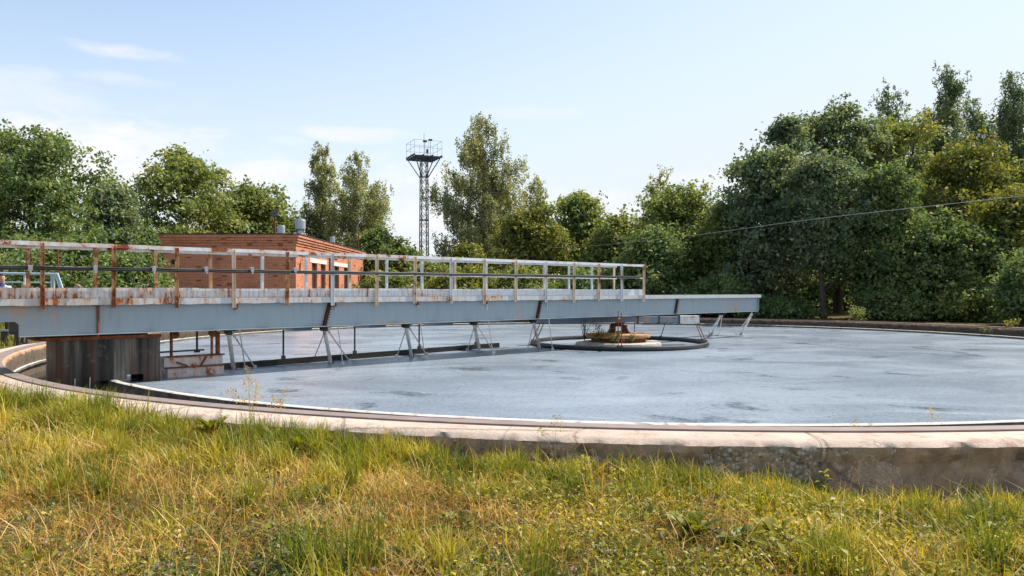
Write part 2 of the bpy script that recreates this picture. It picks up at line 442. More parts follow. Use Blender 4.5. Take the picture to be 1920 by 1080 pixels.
ring('ledge', [(R_IN-.07, -1.78, .2), (R_IN-.07, -1.73, .2), (R_IN+.05, -1.72, 0), (R_IN+.05, -1.79, 0)], 500, M['lip'], .02, .01)
mb = MB(); mb.lathe((0, 0, 0), [(R_LIPO-.02, -2.32), (R_IN+.02, -2.32)], 180); mb.build('launder_floor', M['concrete'], tank)
mb = MB(); mb.lathe((0, 0, 0), [(R_LIP+.02, -2.36), (8, -2.6), (0.01, -2.9)], 180); mb.build('tank_floor', M['concrete'], tank)
def disc(name, r0, r1, z, n, rings, mat):
    vs = []; fs = []
    for i in range(rings+1):
        r = r0+(r1-r0)*i/rings
        for k in range(n):
            a = 2*PI*k/n; vs.append((CX+r*math.cos(a), CY+r*math.sin(a), z))
    for i in range(rings):
        for k in range(n):
            j = (k+1) % n; fs.append((i*n+k, i*n+j, (i+1)*n+j, (i+1)*n+k))
    mb = MB(); mb.add(vs, fs); return tag(mb.build(name, mat), kind='structure')
disc('water', .05, R_LIP+.03, ZW, 240, 4, M['water'])
def m_channel():
    t = NT('channel_water'); n = t.noise(t.n('NewGeometry').outputs['Position'], 6., 4, .6)
    return t.pbr((.02, .022, .02), .06, 0, t.bump(n, .15, .02), .5)
disc('channel_water', R_LIPO-.01, R_IN+.02, -2.02, 240, 1, m_channel())

# ------------------------------------------------------------------ the bridge
BA = math.atan2(UY, UX)
bridge = empty('scraper_bridge', (CX, CY, 0), 'long blue grey steel scraper bridge with rusty white railings spanning the tank', 'bridge', BA)
yn, yf = -.47, .47
sL, sR = br(35, 0).x, br(1420, 0).x
for side, y in ((-1, yn), (1, yf)):
    g = MB()
    pts = [(sL-2.2, -.24), (sL-2.2, -.50), (sL-.05, -.50), (sL, -.55), (sL, -.735), (sR-.08, -.735), (sR+.03, -.24)]
    g.prism(pts, y-.006, y+.006)
    g.bb((sL, y-.09, -.750), (sR-.09, y+.09, -.736))
    for s in np.arange(sL+1.2, sR, 2.45): g.bb((s-.005, y-side*.012-(.07 if side < 0 else -.07)*-1*0, -.735), (s+.005, y-side*.10, -.25))
    g.bb((sR-.02, y-.07, -.73), (sR-.008, y+.07, -.245))
    g.build('girder', M['girder'], bridge)
    fl = MB(); n = 420
    for i in range(n):       # the top flange is an angle with a ragged lower lip
        a, b = sL-2.2+(sR+.1-sL+2.2)*i/n, sL-2.2+(sR+.1-sL+2.2)*(i+1)/n
        za = -.238+.012*mn.fractal((a*3.1, 0, side*3), 1, 2, 4)*(1 if a < 2 else .3)
        zb = -.238+.012*mn.fractal((b*3.1, 0, side*3), 1, 2, 4)*(1 if b < 2 else .3)
        yo = y+side*.10
        vs = [(a, yo, za), (b, yo, zb), (b, yo, -.125), (a, yo, -.125), (b, y-side*.10, -.125), (a, y-side*.10, -.125),
              (a, yo-side*.008, za), (b, yo-side*.008, zb), (b, yo-side*.008, -.135), (a, yo-side*.008, -.135), (b, y-side*.10, -.135), (a, y-side*.10, -.135)]
        fl.add(vs, [(0,1,2,3), (3,2,4,5), (6,9,8,7), (9,11,10,8), (0,6,7,1)])
    fl.build('top_flange', M['flange'], bridge)
    tb = MB(); sE = br(1204, 0).x
    for i in range(11):
        a = sL-2.2+(sE-sL+2.2)*i/11; b = sL-2.2+(sE-sL+2.2)*(i+1)/11
        tb.bb((a+.004, y+side*.065, -.121), (b-.004, y+side*.071, .05+.006*(i % 3)))
        tb.bb((a+.004, y+side*.05, -.121), (b-.004, y+side*.0645, -.10))
    tb.build('toe_board', M['toe'], bridge)
    # hand rail: an angle section, dented here and there
    r = MB(); L = sE+2.6-sL; n = 60
    for i in range(n):
        a, b = sL-2.6+L*i/n, sL-2.6+L*(i+1)/n
        w = .006*mn.noise((a*.8, side, 0)); w2 = .006*mn.noise((b*.8, side, 0)); yo = y+side*.085
        r.add([(a, yo, .755+w), (b, yo, .755+w2), (b, yo, .823+w2), (a, yo, .823+w), (a, yo-side*.07, .823+w), (b, yo-side*.07, .823+w2), (a, yo-side*.008, .755+w), (b, yo-side*.008, .755+w2), (b, yo-side*.008, .815+w2), (a, yo-side*.008, .815+w), (a, yo-side*.07, .815+w), (b, yo-side*.07, .815+w2)],
              [(0,1,2,3), (3,2,5,4), (6,9,8,7), (9,10,11,8), (0,6,7,1), (4,5,11,10)])
    r.build('hand_rail', M['rail'], bridge)
    r = MB(); r.bb((sL-2.6, y+side*.076, .385), (sE, y+side*.084, .420)); r.build('mid_rail', M['rail'], bridge)
    # posts of angle iron bolted outside the flange
    st = [br(p, 0).x for p in (77, 209, 327, 434, 533, 618, 701, 772, 840, 902, 961, 1018, 1070, 1117, 1160, 1201)]
    st = [st[0]-2.14, st[0]-1.08]+st
    for i, s in enumerate(st):
        p = MB(); yo = y+side*.104; k = i-2
        lean = .012*math.sin(i*2.3)
        b0 = -.285-.02*((i*7) % 3)
        def leg(x0, x1, y0, y1):
            p.add([(x0, y0, b0), (x1, y0, b0), (x1, y1, b0), (x0, y1, b0), (x0+lean, y0, .80), (x1+lean, y0, .80), (x1+lean, y1, .80), (x0+lean, y1, .80)],
                  [(0,1,2,3), (4,7,6,5), (0,4,5,1), (1,5,6,2), (2,6,7,3), (3,7,4,0)])
        leg(s-.027, s+.027, yo, yo+side*.007)
        leg(s+.025, s+.032, yo+side*.007, yo+side*.045) if side < 0 else leg(s-.032, s-.025, yo+side*.007, yo+side*.045)
        p.tube([(s, yo+side*.006, -.18), (s, yo+side*.022, -.18)], .014, 6)
        mt = M['post_a'] if k < 5 and k != 3 else (M['post_b'] if (k*5) % 3 != 1 else M['post_c'])
        if side > 0: mt = M['post_a'] if k < 4 else (M['post_b'] if k % 3 == 0 else M['post_c'])
        p.build('post', mt, bridge)
d = MB()
sE = br(1204, 0).x
d.bb((sL-2.2, yn+.075, -.119), (sE, yf-.075, -.09)); d.build('walkway_deck', M['deck'], bridge)
for s in np.arange(sL+.4, sR-.2, 1.5): g = MB(); g.bb((s-.03, yn+.008, -.60), (s+.03, yf-.008, -.50)); g.build('cross_brace', M['girder'], bridge)
# joints: bolted end plates, slightly raked
for px in (612, 1009, 1267):
    s = br(px, 0).x; j = MB()
    dx = .07
    for y, sd in ((yn-.008, -1),):
        j.add([(s-dx-.045, y, -.76), (s-dx+.04, y, -.76), (s+dx+.04, y, -.25), (s+dx-.045, y, -.25), (s-dx-.045, y-.02, -.76), (s-dx+.04, y-.02, -.76), (s+dx+.04, y-.02, -.25), (s+dx-.045, y-.02, -.25)],
              [(0,1,2,3), (4,5,6,7), (0,4,5,1), (1,5,6,2), (2,6,7,3), (3,7,4,0)])
        for k in range(9):
            z = -.72+.055*k; x = s-dx+2*dx*(z+.76)/.51
            for e in (-.035, .032): j.tube([(x+e*.75, y-.018, z), (x+e*.75, y-.07, z)], .019, 6)
    j.build('splice_joint', M['rust_d'], bridge)
# cable conduit on the near railing with clamps
c = MB(); pts = []
for i in range(61):
    s = sL-2.6+(br(1192, 0).x-sL+2.6)*i/60
    pts.append((s, yn-.15, .368+.05*i/60-.008*abs(math.sin(i*PI/3))))
c.tube(pts, .024, 8); c.tube([(x, y-.012, z+.032+.004*math.sin(i)) for i, (x, y, z) in enumerate(pts)], .012, 6)
cab = c.build('cable_conduit', M['cable'], bridge, True)
for i, px in enumerate((56, 178, 288, 386, 472, 553)):
    k = MB(); b = br(px, 0, yn-.15); z = .37+.012*i
    k.bb((b.x-.032, yn-.185, z-.035), (b.x+.032, yn-.10, z+.055)); k.bb((b.x-.01, yn-.185, z-.08), (b.x+.02, yn-.178, z-.034)); k.build('clamp', M['clamp'], cab, bevel=.004)
# rust pipe standing on the web
k = MB(); b = br(184, 0, yn-.03); k.tube([(b.x, yn-.035, -.13), (b.x, yn-.035, -.80)], .022, 8); k.bb((b.x-.05, yn-.07, -.21), (b.x+.05, yn-.008, -.15)); k.build('drain_pipe', M['rust'], bridge)
# end carriage out on the rim track
k = MB(); k.bb((sL-2.3, -.85, -.70), (sL-.45, -.60, -.52)); k.bb((sL-2.3, .60, -.70), (sL-.45, .85, -.52)); k.bb((sL-1.5, -.60, -.66), (sL-1.3, .60, -.54))
car = k.build('end_carriage', M['girder'], bridge, bevel=.01)
for s in (sL-.95, sL-2.0):
    for y in (-.72, .72):
        k = MB(); ax = Vector((s, y, -1.08+.02))
        k.tube([ax+Vector((0, -.07, 0)), ax+Vector((0, .07, 0))], .27, 20); k.tube([ax+Vector((0, -.1, 0)), ax+Vector((0, .1, 0))], .07, 10)
        k.bar(ax, ax+Vector((0, 0, .4)), .22, .06); k.build('wheel', M['dark'], car)
# scraper legs: a thick tube, two thin stays and a rod from the flange, feet in the water
def leg(tube, left, right, rod, n):
    L = MB(); a, b = tube
    T = br(*a, 0.); T.z = -.78; Bq = brw(*b); dv = (Bq-T)
    L.tube([T, Bq+dv*.05], .043, 10); o = L.build('scraper_leg', M['legp'], bridge, True)
    f = MB(); f.box(T+Vector((0, 0, .015)), (.20, .3, .07)); f.tube([T-Vector((.0, .11, 0.05)), T+Vector((0, .11, -.05))], .05, 8)
    f.build('hinge', M['dark'], o)
    k2 = MB(); k2.tube([Bq-dv*.02, Bq+dv*.05], [.066, .075], 10); k2.build('foot', M['dark'], o)
    for st in (left, right):
        if st is None: continue
        k = MB(); e = brw(*st); s0 = T+Vector((math.copysign(.06, e.x-T.x), 0, -.03))
        k.tube([s0, s0+(e-s0)*.14], .030, 6); k.tube([s0+(e-s0)*.12, e], .014, 6); k.tube([e+Vector((0, 0, .05)), e-Vector((0, 0, .06))], [.035, .045], 8); k.build('stay', M['legp'] , o)
    if rod:
        k = MB(); (a, b) = rod; p0 = br(*a, yn-.06); p1 = brw(*b); k.tube([p0, p1], .013, 6); k.tube([p1+Vector((0, 0, .07)), p1-Vector((0, 0, .05))], [.03, .05], 8)
        r = k.build('tie_rod', M['rod'], bridge)
        k = MB(); k.box(p0, (.05, .05, .12)); k.build('rod_bracket', M['rust'], r)
leg(((428, 620), (438, 692)), None, (478, 689), ((443, 575), (460, 692)), 1)
leg(((607, 617), (620, 681)), (587, 677), (655, 677), ((628, 570), (643, 684)), 2)
leg(((760, 612), (772, 669)), (744, 669), (800, 665), ((783, 567), (797, 671)), 3)
leg(((888, 607), (900, 661)), (876, 657), (927, 662), ((912, 566), (924, 664)), 4)
leg(((999, 602), (1012, 653)), (989, 655), None, ((1025, 564), (1036, 656)), 5)
leg(((1353, 590), (1335, 626)), (1330, 621), (1349, 626), None, 6)
leg(((1412, 586), (1391, 625)), (1381, 626), None, None, 7)
# scum boom floating beside the bridge, on hangers
bo = empty('scum_boom', (CX, CY, 0), 'long black wet scum boom lying on the water along the bridge, on thin hangers', 'boom', BA)
a, b = brw(415, 693), brw(935, 651)
k = MB(); n = 40; off = Vector((0, 0, 0))
for i in range(n):
    p0 = a+(b-a)*i/n; p1 = a+(b-a)*(i+1)/n
    k.bar(p0+Vector((0, 0, .03)), p1+Vector((0, 0, .03)), .07, .20+.01*mn.noise((i*.9, 0, 0)))
k.build('boom_plank', M['boom'], bo)
for px, py in ((503, 671), (659, 664), (795, 656), (910, 648)):
    w = brw(px, py+8); t = (w.x-a.x)/(b.x-a.x); w = a+(b-a)*t
    top = Vector((w.x, w.y, -.80)); h = MB(); h.tube([top, w+Vector((0, 0, .12))], .022, 6); h.box(w+Vector((0, 0, .15)), (.08, .06, .10))
    h.build('hanger', M['dark'], bo)
    h = MB(); h.bb((w.x-.02, yf-.05, -.87), (w.x+.42, w.y+.03, -.752)); h.build('bracket', M['steelblue'], bridge)
# sheet metal shield astride the weir
sh = empty('splash_shield', (CX, CY, 0), 'dark stained sheet metal box straddling the weir below the bridge', 'shield', BA)
s0, s1 = br(106, 0, -.35).x, br(299, 0, -.35).x
w0 = -math.sqrt(R_LIPO**2-.3**2)
def sheet(y, name='front_sheet'):
    k = MB(); n = 36; th = .008
    for i in range(n):
        a, b = s0+(s1-s0)*i/n, s0+(s1-s0)*(i+1)/n
        if b < -14.62: zb = -2.0
        elif a < -14.12: zb = -1.575
        elif a < -13.86: zb = -1.50
        else: zb = -1.66
        ya, yb = y+.010*math.sin(i*1.9)+.008*(i % 5 == 0), y+.010*math.sin((i+1)*1.9)
        for dz in range(3):
            z0 = -.84+(zb+.84)*dz/3; z1 = -.84+(zb+.84)*(dz+1)/3
            k.add([(a, ya, z0), (b, yb, z0), (b, yb, z1), (a, ya, z1), (a, ya+th, z0), (b, yb+th, z0), (b, yb+th, z1), (a, ya+th, z1)], [(0,1,2,3), (4,7,6,5), (0,4,5,1), (2,6,7,3), (1,5,6,2), (0,3,7,4)])
    k.build(name, M['sheet'], sh)
sheet(-.36); sheet(.42, 'back_sheet')
k = MB(); k.bb((s0-.012, -.35, -2.0), (s0-.003, .42, -.84)); k.build('side_sheet', M['sheet'], sh)
k = MB(); k.bb((s1+.003, -.35, -1.68), (s1+.012, .42, -.84)); k.build('side_sheet', M['sheet'], sh)
k = MB(); zz = -.815
k.bb((s0-.25, -.405, zz-.03), (s1+.02, -.355, zz+.03)); k.bb((s0-.25, .405, zz-.03), (s1+.02, .455, zz+.03)); k.bb((s0-.3, -.39, zz-.02), (s0-.25, .45, zz+.02)); k.bb((s1-.4, -.30, zz-.02), (s1-.35, .40, zz+.06)); k.bb((s0+.2, -.30, zz-.02), (s0+.25, .40, zz+.06))
k.build('hanging_frame', M['rust'], sh)
for x in (-14.95, -14.72):
    k = MB(); k.bar((x, -.38, -1.75), (x+.01, -.38, -1.50), .012, .04); k.build('wiper_blade', M['rod'], sh)
# scum trough with its adjusting frame
tr = empty('scum_trough', (CX, CY, 0), 'rusty white scum trough standing in the water with red adjusting posts', 'trough', BA)
p0, p1 = brw(307, 709), brw(420, 701)
s0, s1 = p0.x, p1.x; ya = min(p0.y, p1.y)
k = MB()
k.bb((s0+.06, ya, -1.80), (s1, ya+.03, -1.47)); k.bb((s0+.06, ya+.5, -1.80), (s1, ya+.53, -1.47)); k.bb((s0+.06, ya+.03, -1.80), (s0+.09, ya+.5, -1.47)); k.bb((s1-.03, ya+.03, -1.80), (s1, ya+.5, -1.47))
k.build('lower_box', M['trough'], tr)
k = MB(); k.bb((s0, ya+.02, -1.45), (s1-.02, ya+.05, -1.27)); k.bb((s0, ya+.45, -1.45), (s1-.02, ya+.48, -1.27)); k.bb((s0, ya+.05, -1.45), (s0+.03, ya+.45, -1.27)); k.bb((s1-.05, ya+.05, -1.45), (s1-.02, ya+.45, -1.27))
k.build('upper_box', M['trough'], tr)
k = MB(); k.bb((s0+.02, ya-.035, -1.475), (s1, ya+.06, -1.452)); k.bb((s0+.2, ya-.02, -1.27), (s1+.01, ya+.06, -1.245)); k.bar((s0+.22, ya-.015, -1.36), (s0+.42, ya-.015, -1.44), .03, .03); k.bar((s1-.45, ya-.015, -1.44), (s1-.35, ya-.015, -1.28), .03, .03)
k.build('edge_angle', M['rust'], tr)
for px, y0, y1, w, m in ((322, 612, 668, .022, 'rust'), (398, 612, 668, .020, 'rust_l'), (409, 614, 668, .034, 'rust')):
    b = br(px, 0, ya+.03); k = MB(); k.bb((b.x-w, ya+.055-w, -1.25), (b.x+w, ya+.055+w, -.78+.02*(w > .03)-.05*(px == 409))); k.box((b.x, ya+.055, -1.255), (.12, .1, .03)); k.build('adjusting_post', M[m], tr)
k = MB(); b = br(370, 0, ya+.2); k.tube([(b.x, ya+.22, -.76), (b.x, ya+.22, -1.17)], .022, 8); k.bar((s0-.15, ya+.22, -1.17), (b.x+.14, ya+.22, -1.165), .04, .03); k.box((b.x, ya+.22, -1.18), (.1, .07, .06)); k.build('tee_bar', M['dark'], tr)
for px in (326, 398):
    b = br(px, 0, ya); k = MB(); k.tube([(b.x+.03, ya-.0, -.83), (b.x+.03, ya+.1, -.83)], .075, 12); k.tube([(b.x+.03, ya-.03, -.83), (b.x+.03, ya+.12, -.83)], .025, 8); k.build('pulley', M['rust'], tr)

# ------------------------------------------------------------------ centre of the tank
M['stone'] = m_plain('pale_stained_stone', (.40, .36, .31), .85, .45, 3.)
pier = empty('centre_pier', (CX, CY, 0), 'round concrete centre pier with a rusty bearing in the middle of the water', 'pier')
k = MB(); k.lathe((0, 0, 0), [(.02, -1.60), (.9, -1.55), (1.24, -1.545), (1.30, -1.57), (1.32, -1.62), (1.30, -1.75), (1.30, -2.6)], 64); k.build('base_ring', M['stone'], pier, True)
k = MB(); k.lathe((0, 0, 0), [(.82, -1.6), (.84, -1.50), (.86, -1.40)], 48); k.build('neck', M['rust'], pier, True)
t = NT('sandy_rust_plate'); nn_ = t.noise(t.coord(), 2.5, 8, .65)
M['plate'] = t.pbr(t.ramp(nn_, [(.3, (.20, .10, .05)), (.5, (.42, .22, .11)), (.7, (.50, .33, .20))]), .9, 0, t.bump(nn_, .4, .02))
k = MB(); k.lathe((0, 0, 0), [(.82, -1.42), (.97, -1.42), (.985, -1.40), (.985, -1.33), (.97, -1.31), (.3, -1.29), (.01, -1.285)], 64); k.build('cap_slab', M['plate'], pier, True)
k = MB()
k.lathe((0, 0, 0), [(.01, -1.30), (.36, -1.30), (.36, -1.26), (.33, -1.25), (.01, -1.25)], 24)
for sx in (-1, 1):
    k.prism([(sx*.30, -1.252), (sx*.10, -1.252), (sx*.10, -1.09), (sx*.24, -1.09)], -.16, .16)
k.bb((-.26, -.19, -1.088), (.26, .19, -1.05)); k.bb((-.17, -.13, -1.048), (.15, .13, -.985)); k.bar((-.24, -.05, -1.03), (.10, .02, -.97), .07, .05)
k.bb((.05, -.08, -.983), (.2, .08, -.945)); k.tube([(0, 0, -.985), (0, 0, -.75)], .035, 8)
k.build('bearing', M['rust_d2'], pier, bevel=.008)
# cross beam and the baffle ring hanging from it
cb = MB(); c0, c1 = at(1006, 600, 23.0), at(1309, 597, 23.3)
c0.z = c1.z = -.875; o_ = Vector((CX, CY, 0))
cross = empty('cross_beam', (CX, CY, 0), 'pale steel box beam slung below the bridge over the centre pier', 'beam')
m_ = c0+(c1-c0)*.88
cb.bar(c0-o_, m_-o_, .22, .19); cb.build('beam_body', M['steelblue'], cross, bevel=.006)
M['whitebox'] = m_paint('white_box_paint', (.68, .70, .70), .42, 0, .2)
cb = MB(); cb.bar(m_-o_, c1-o_, .26, .23); cb.build('end_box', M['whitebox'], cross, bevel=.01)
cb = MB(); n_ = (c1-c0).normalized()
for f_ in (.62, .75, .875): p = c0+(c1-c0)*f_-o_; cb.bar(p-n_*.012, p+n_*.012, .30, .25)
cb.build('clamp_band', M['rust'], cross)
for f_ in (.35, .65): p = c0+(c1-c0)*f_-o_; cb = MB(); cb.bar(p+Vector((0, 0, .09)), p+Vector((0, 0, .135)), .1, .1); cb.build('spacer', M['steelblue'], cross)
rg = empty('baffle_ring', (CX, CY, 0), 'black pipe ring hanging round the centre pier at the water surface', 'ring')
k = MB(); RR = 2.66; pts = [(RR*math.cos(2*PI*i/72), RR*math.sin(2*PI*i/72), -1.595) for i in range(72)]
vs = []; fs = []
for i in range(72):
    a = 2*PI*i/72; z0 = -1.595
    for q in range(8):
        w = 2*PI*q/8; r = RR+.075*math.cos(w); vs.append((r*math.cos(a), r*math.sin(a), z0+.075*math.sin(w)))
    for q in range(8): fs.append((i*8+q, ((i+1) % 72)*8+q, ((i+1) % 72)*8+(q+1) % 8, i*8+(q+1) % 8))
k.add(vs, fs)
M['pipe'] = m_plain('black_ring_pipe', (.018, .019, .021), .4, .7, 2.)
k.build('ring_pipe', M['pipe'], rg, True)
for px, dpt, ztop in ((1014, 23.2, -.95), (1020, 22.6, -.95), (1304, 23.3, -.98), (1308, 22.9, -.96), (1159, 20.65, -.55), (1165, 20.7, -.60), (1190, 25.7, -.95), (1250, 25.5, -.95)):
    w = at(px, 0, dpt); x, y = w.x-CX, w.y-CY; L = math.hypot(x, y); x2, y2 = x/L*RR, y/L*RR
    k = MB(); k.tube([(x, y, ztop), (x2, y2, -1.55)], .014, 6); k.bar((x2-.04, y2, -1.52), (x2+.04, y2, -1.52), .03, .05); k.build('hanger_rod', M['rust'] if px not in (1190, 1250) else M['dark'], rg)
# little arm carrying the front rods
k = MB(); w = at(1162, 0, 20.66); x, y = w.x-CX, w.y-CY; k.bar((x, y, -.80), (x*.12, y*.12, -.83), .06, .06); k.build('carrying_arm', M['rust'], rg)

# ------------------------------------------------------------------ plants: crowns and weeds
def sph(n):
    v = RNG.normal(size=(n, 3)); return unit(v)

def limb(mb, a, b, r0, r1, sag=.12):
    a, b = Vector(a), Vector(b); L = (b-a).length; pts = []
    off = Vector((random.uniform(-1, 1), random.uniform(-1, 1), random.uniform(-.2, .8)))*L*sag
    for i in range(6):
        t = i/5; pts.append(a+(b-a)*t+off*math.sin(PI*t)*.6+Vector((0, 0, 0)))
    mb.tube(pts, [r0+(r1-r0)*i/5 for i in range(6)], 6, False)

def broadleaf(name, x, y, zb, H, rx, zlow, mat, label, cat='tree', seed=0, dens=1., leaf=.19, nl=26, spires=6, ry=None, group=None, flat=.34):
    """H top above zb; crown from zlow to H; rx crown radius"""
    global RNG
    RNG = np.random.default_rng(seed); random.seed(seed)
    t = empty(name, (x, y, zb), label, cat, group=group)
    ry = ry or rx*.9; rz = (H-zlow)/2; zc = (H+zlow)/2
    lob = []
    for i in range(nl):
        k = (i+.5)/nl; zz = 1-2*k; w = i*2.39996+seed
        rr = math.sqrt(max(0, 1-zz*zz)); s = random.uniform(.46, .98)
        # crowns are wider low down than an ellipsoid
        ex = 1.0 if zz > 0 else 1.0+.25*(1-abs(zz))
        lob.append((np.array([rx*s*rr*math.cos(w)*ex, ry*s*rr*math.sin(w)*ex, zc+rz*zz*min(.90, s+.06)]), random.uniform(.17, .36)*min(rx, rz*1.3)))
    lob.append((np.array([0, 0, zc]), .5*min(rx, rz))); lob.append((np.array([0, 0, zc-.45*rz]), .5*min(rx, rz))); lob.append((np.array([0, 0, zc+.35*rz]), .38*min(rx, rz)))
    for i in range(spires):
        w = random.uniform(0, 2*PI); q = random.uniform(.1, .6)
        h = zc+rz*math.sqrt(1-q*q)*random.uniform(.86, 1.0)
        lob.append((np.array([rx*q*math.cos(w), ry*q*math.sin(w), h-.12*rx]), random.uniform(.09, .20)*rx))
    area = sum(r*r for _, r in lob)
    N = int(dens*4*rx*2*rz/(leaf*leaf)*1.7*3.6)
    P = []; O = []; T = []
    for c, r in lob:
        ncl = max(6, int(N*r*r/area/56))
        dr = sph(ncl); rad = r*(.45+.62*RNG.random(ncl)**.5)
        cc = c+dr*rad[:, None]*np.array([1, 1, .85])
        tint = RNG.random(ncl)
        cr = leaf*RNG.uniform(1.9, 4.2, ncl)
        m = 56
        # a clump is a flat spray tilting outward
        loc = RNG.normal(size=(ncl, m, 3))*np.array([.62, .62, .62*flat])
        loc = loc*cr[:, None, None]
        loc[..., 2] -= .35*np.abs(np.sum(loc[..., :2]*dr[:, None, :2], -1))
        pp = cc[:, None, :]+loc
        P.append(pp.reshape(-1, 3)); O.append(np.repeat(dr, m, 0)); T.append((tint[:, None]*.55+RNG.random((ncl, m))*.45).ravel())
        # sprigs that break the outline
        ns = max(3, int(14*r/rx*2)); ds = sph(ns); ds[:, 2] = np.abs(ds[:, 2])*.8+.1; ds = unit(ds); tt = RNG.random((ns, 26)); L = np.maximum(r*.4, .45)*RNG.uniform(.5, 2.4, ns)
        pp = c+ds[:, None]*(r*.85+tt*L[:, None])[..., None]+RNG.normal(size=(ns, 26, 3))*(leaf*(1.25-tt))[..., None]
        P.append(pp.reshape(-1, 3)); O.append(np.repeat(ds, 26, 0)); T.append((RNG.random((ns, 1))*.5+RNG.random((ns, 26))*.5).ravel())
    P = np.concatenate(P); O = np.concatenate(O); T = np.concatenate(T)
    Z0 = np.percentile(P[:, 2], 99.7); P[:, 2] *= H/Z0; sx = rx/np.percentile(np.abs(P[:, 0]), 98); P[:, 0] *= sx; P[:, 1] *= sx; fz = H/Z0; 
    ok = P[:, 2] > .05
    quads('crown', leaves(P[ok], O[ok], leaf, .62), T[ok], mat, t)
    mb = MB(); r0 = max(.05, .035*H*.55); top = Vector((random.uniform(-.3, .3), random.uniform(-.3, .3), zc+rz*.45))
    pts = [Vector((0, 0, -.2)), Vector((random.uniform(-.1, .1), 0, H*.15)), Vector((random.uniform(-.2, .2), random.uniform(-.2, .2), zlow*.5+zc*.5)), top]
    mb.tube(pts, [r0*1.25, r0, r0*.75, r0*.2], 10, False)
    for c, r in lob[:nl]:
        h = min(max(zlow*.6, c[2]-.45*math.hypot(c[0], c[1])-.5), top.z*.9); h = max(h, .2)
        limb(mb, (0, 0, h), c, r0*.42, r0*.07)
        for q in range(3):
            e = c+np.array([random.uniform(-1, 1), random.uniform(-1, 1), random.uniform(-.2, 1)])*r*.8
            limb(mb, c*.6+np.array([0, 0, h])*.4, e, r0*.14, r0*.04)
    mb.v = [(a*sx, b*sx, c*min(1., fz)) for a, b, c in mb.v]
    mb.build('trunk', M['bark'], t, True)
    return t

def birch(name, x, y, zb, H, rx, zlow, label, seed, mat='l_birch', dens=1., leaf=.16, droop=1., stems=1, group=None):
    global RNG
    RNG = np.random.default_rng(seed); random.seed(seed)
    t = empty(name, (x, y, zb), label, 'tree', group=group)
    mb = MB(); P = []; T = []; O = []
    for sN in range(stems):
        ox = (sN-(stems-1)/2)*rx*.5; Hs = H*(1-.1*sN)
        tp = Vector((ox+random.uniform(-.15, .15)*rx, random.uniform(-.2, .2)*rx, Hs))
        base = Vector((ox*.3, 0, -.2)); r0 = .012*H+.04
        st = [base+(tp-base)*k/9+Vector((math.sin(k*1.3+seed)*.06*rx, math.cos(k*.9)*.06*rx, 0))*(k/9) for k in range(10)]
        mb.tube(st, [r0*(1-.93*k/9) for k in range(10)], 8, False)
        nb = int(30*dens)+8
        for i in range(nb):
            f = (i+random.random())/nb; h = zlow+(Hs-zlow)*f
            prof = (.30+.70*math.sin(PI*min(1, (1-f)*.92+.06)))*(1-.55*f**5)*(.5+.5*random.random())
            if random.random() < .2: prof *= .5
            R = rx*1.25*max(.14, prof)
            w = random.uniform(0, 2*PI); k = min(8, int(h/Hs*9)); b0 = st[k]+(st[k+1]-st[k])*(h/Hs*9-k) if h/Hs*9 < 9 else st[9]
            st0 = Vector((b0.x, b0.y, max(.6, h-R*.7)))
            e = Vector((b0.x+R*math.cos(w), b0.y+R*math.sin(w), h+.12*R))
            limb(mb, st0, e, r0*.28*(1-.6*f), r0*.05, .1)
            ns = max(4, int(6*R*dens*1.5/ max(.6, rx*.35)))
            for q in range(ns):
                g = random.uniform(.25, 1.02)
                p = st0+(e-st0)*g+Vector((random.gauss(0, .3), random.gauss(0, .3), random.gauss(.1, .3)))
                ln = random.uniform(.35, 1.0)*droop*(.35+.9*(1-f))*H*.19
                m = int(10+18*ln)
                tt = RNG.random(m)
                pp = np.array(p)+np.stack([RNG.normal(0, .055+.02*ln, m), RNG.normal(0, .055+.02*ln, m), -tt*ln+RNG.normal(0, .1, m)], 1)
                pp[:, 0] += (tt**2)*random.uniform(-.1, .25)*ln
                P.append(pp); T.append(random.random()*.55+RNG.random(m)*.45)
                o = np.array([math.cos(w), math.sin(w), .1]); O.append(np.repeat(o[None], m, 0))
    P = np.concatenate(P); T = np.concatenate(T); O = np.concatenate(O)
    sx = rx/np.percentile(np.abs(P[:, 0]), 97.5); fz = H/P[:, 2].max(); P[:, :2] *= sx; P[:, 2] *= fz; mb.v = [(a*sx, b*sx, c*fz) for a, b, c in mb.v]
    ok = P[:, 2] > .1
    quads('crown', leaves(P[ok], O[ok], leaf, .6, .15, .5, .8, 1.2), T[ok], M[mat], t)
    mb.build('trunk', M['birchbark'], t, True)
    return t

def tree(kind, px, wpx, ytop, ylow, d, mat, label, seed, **kw):
    x = (px-960)/F*d; zb = -1.45; H = -(ytop-YH)/F*d-zb; zl = max(.1, -(ylow-YH)/F*d-zb); rx = wpx/2/F*d
    if kind == 'birch':
        return birch('birch_tree', x, d, zb, H, rx, zl, label, seed, mat, leaf=.0030*d, **kw)
    nm = 'shrub' if kind == 'shrub' else 'broadleaf_tree'
    return broadleaf(nm, x, d, zb, H, rx, zl, M[mat], label, kind if kind == 'shrub' else 'tree', seed, leaf=.0052*d, **kw)

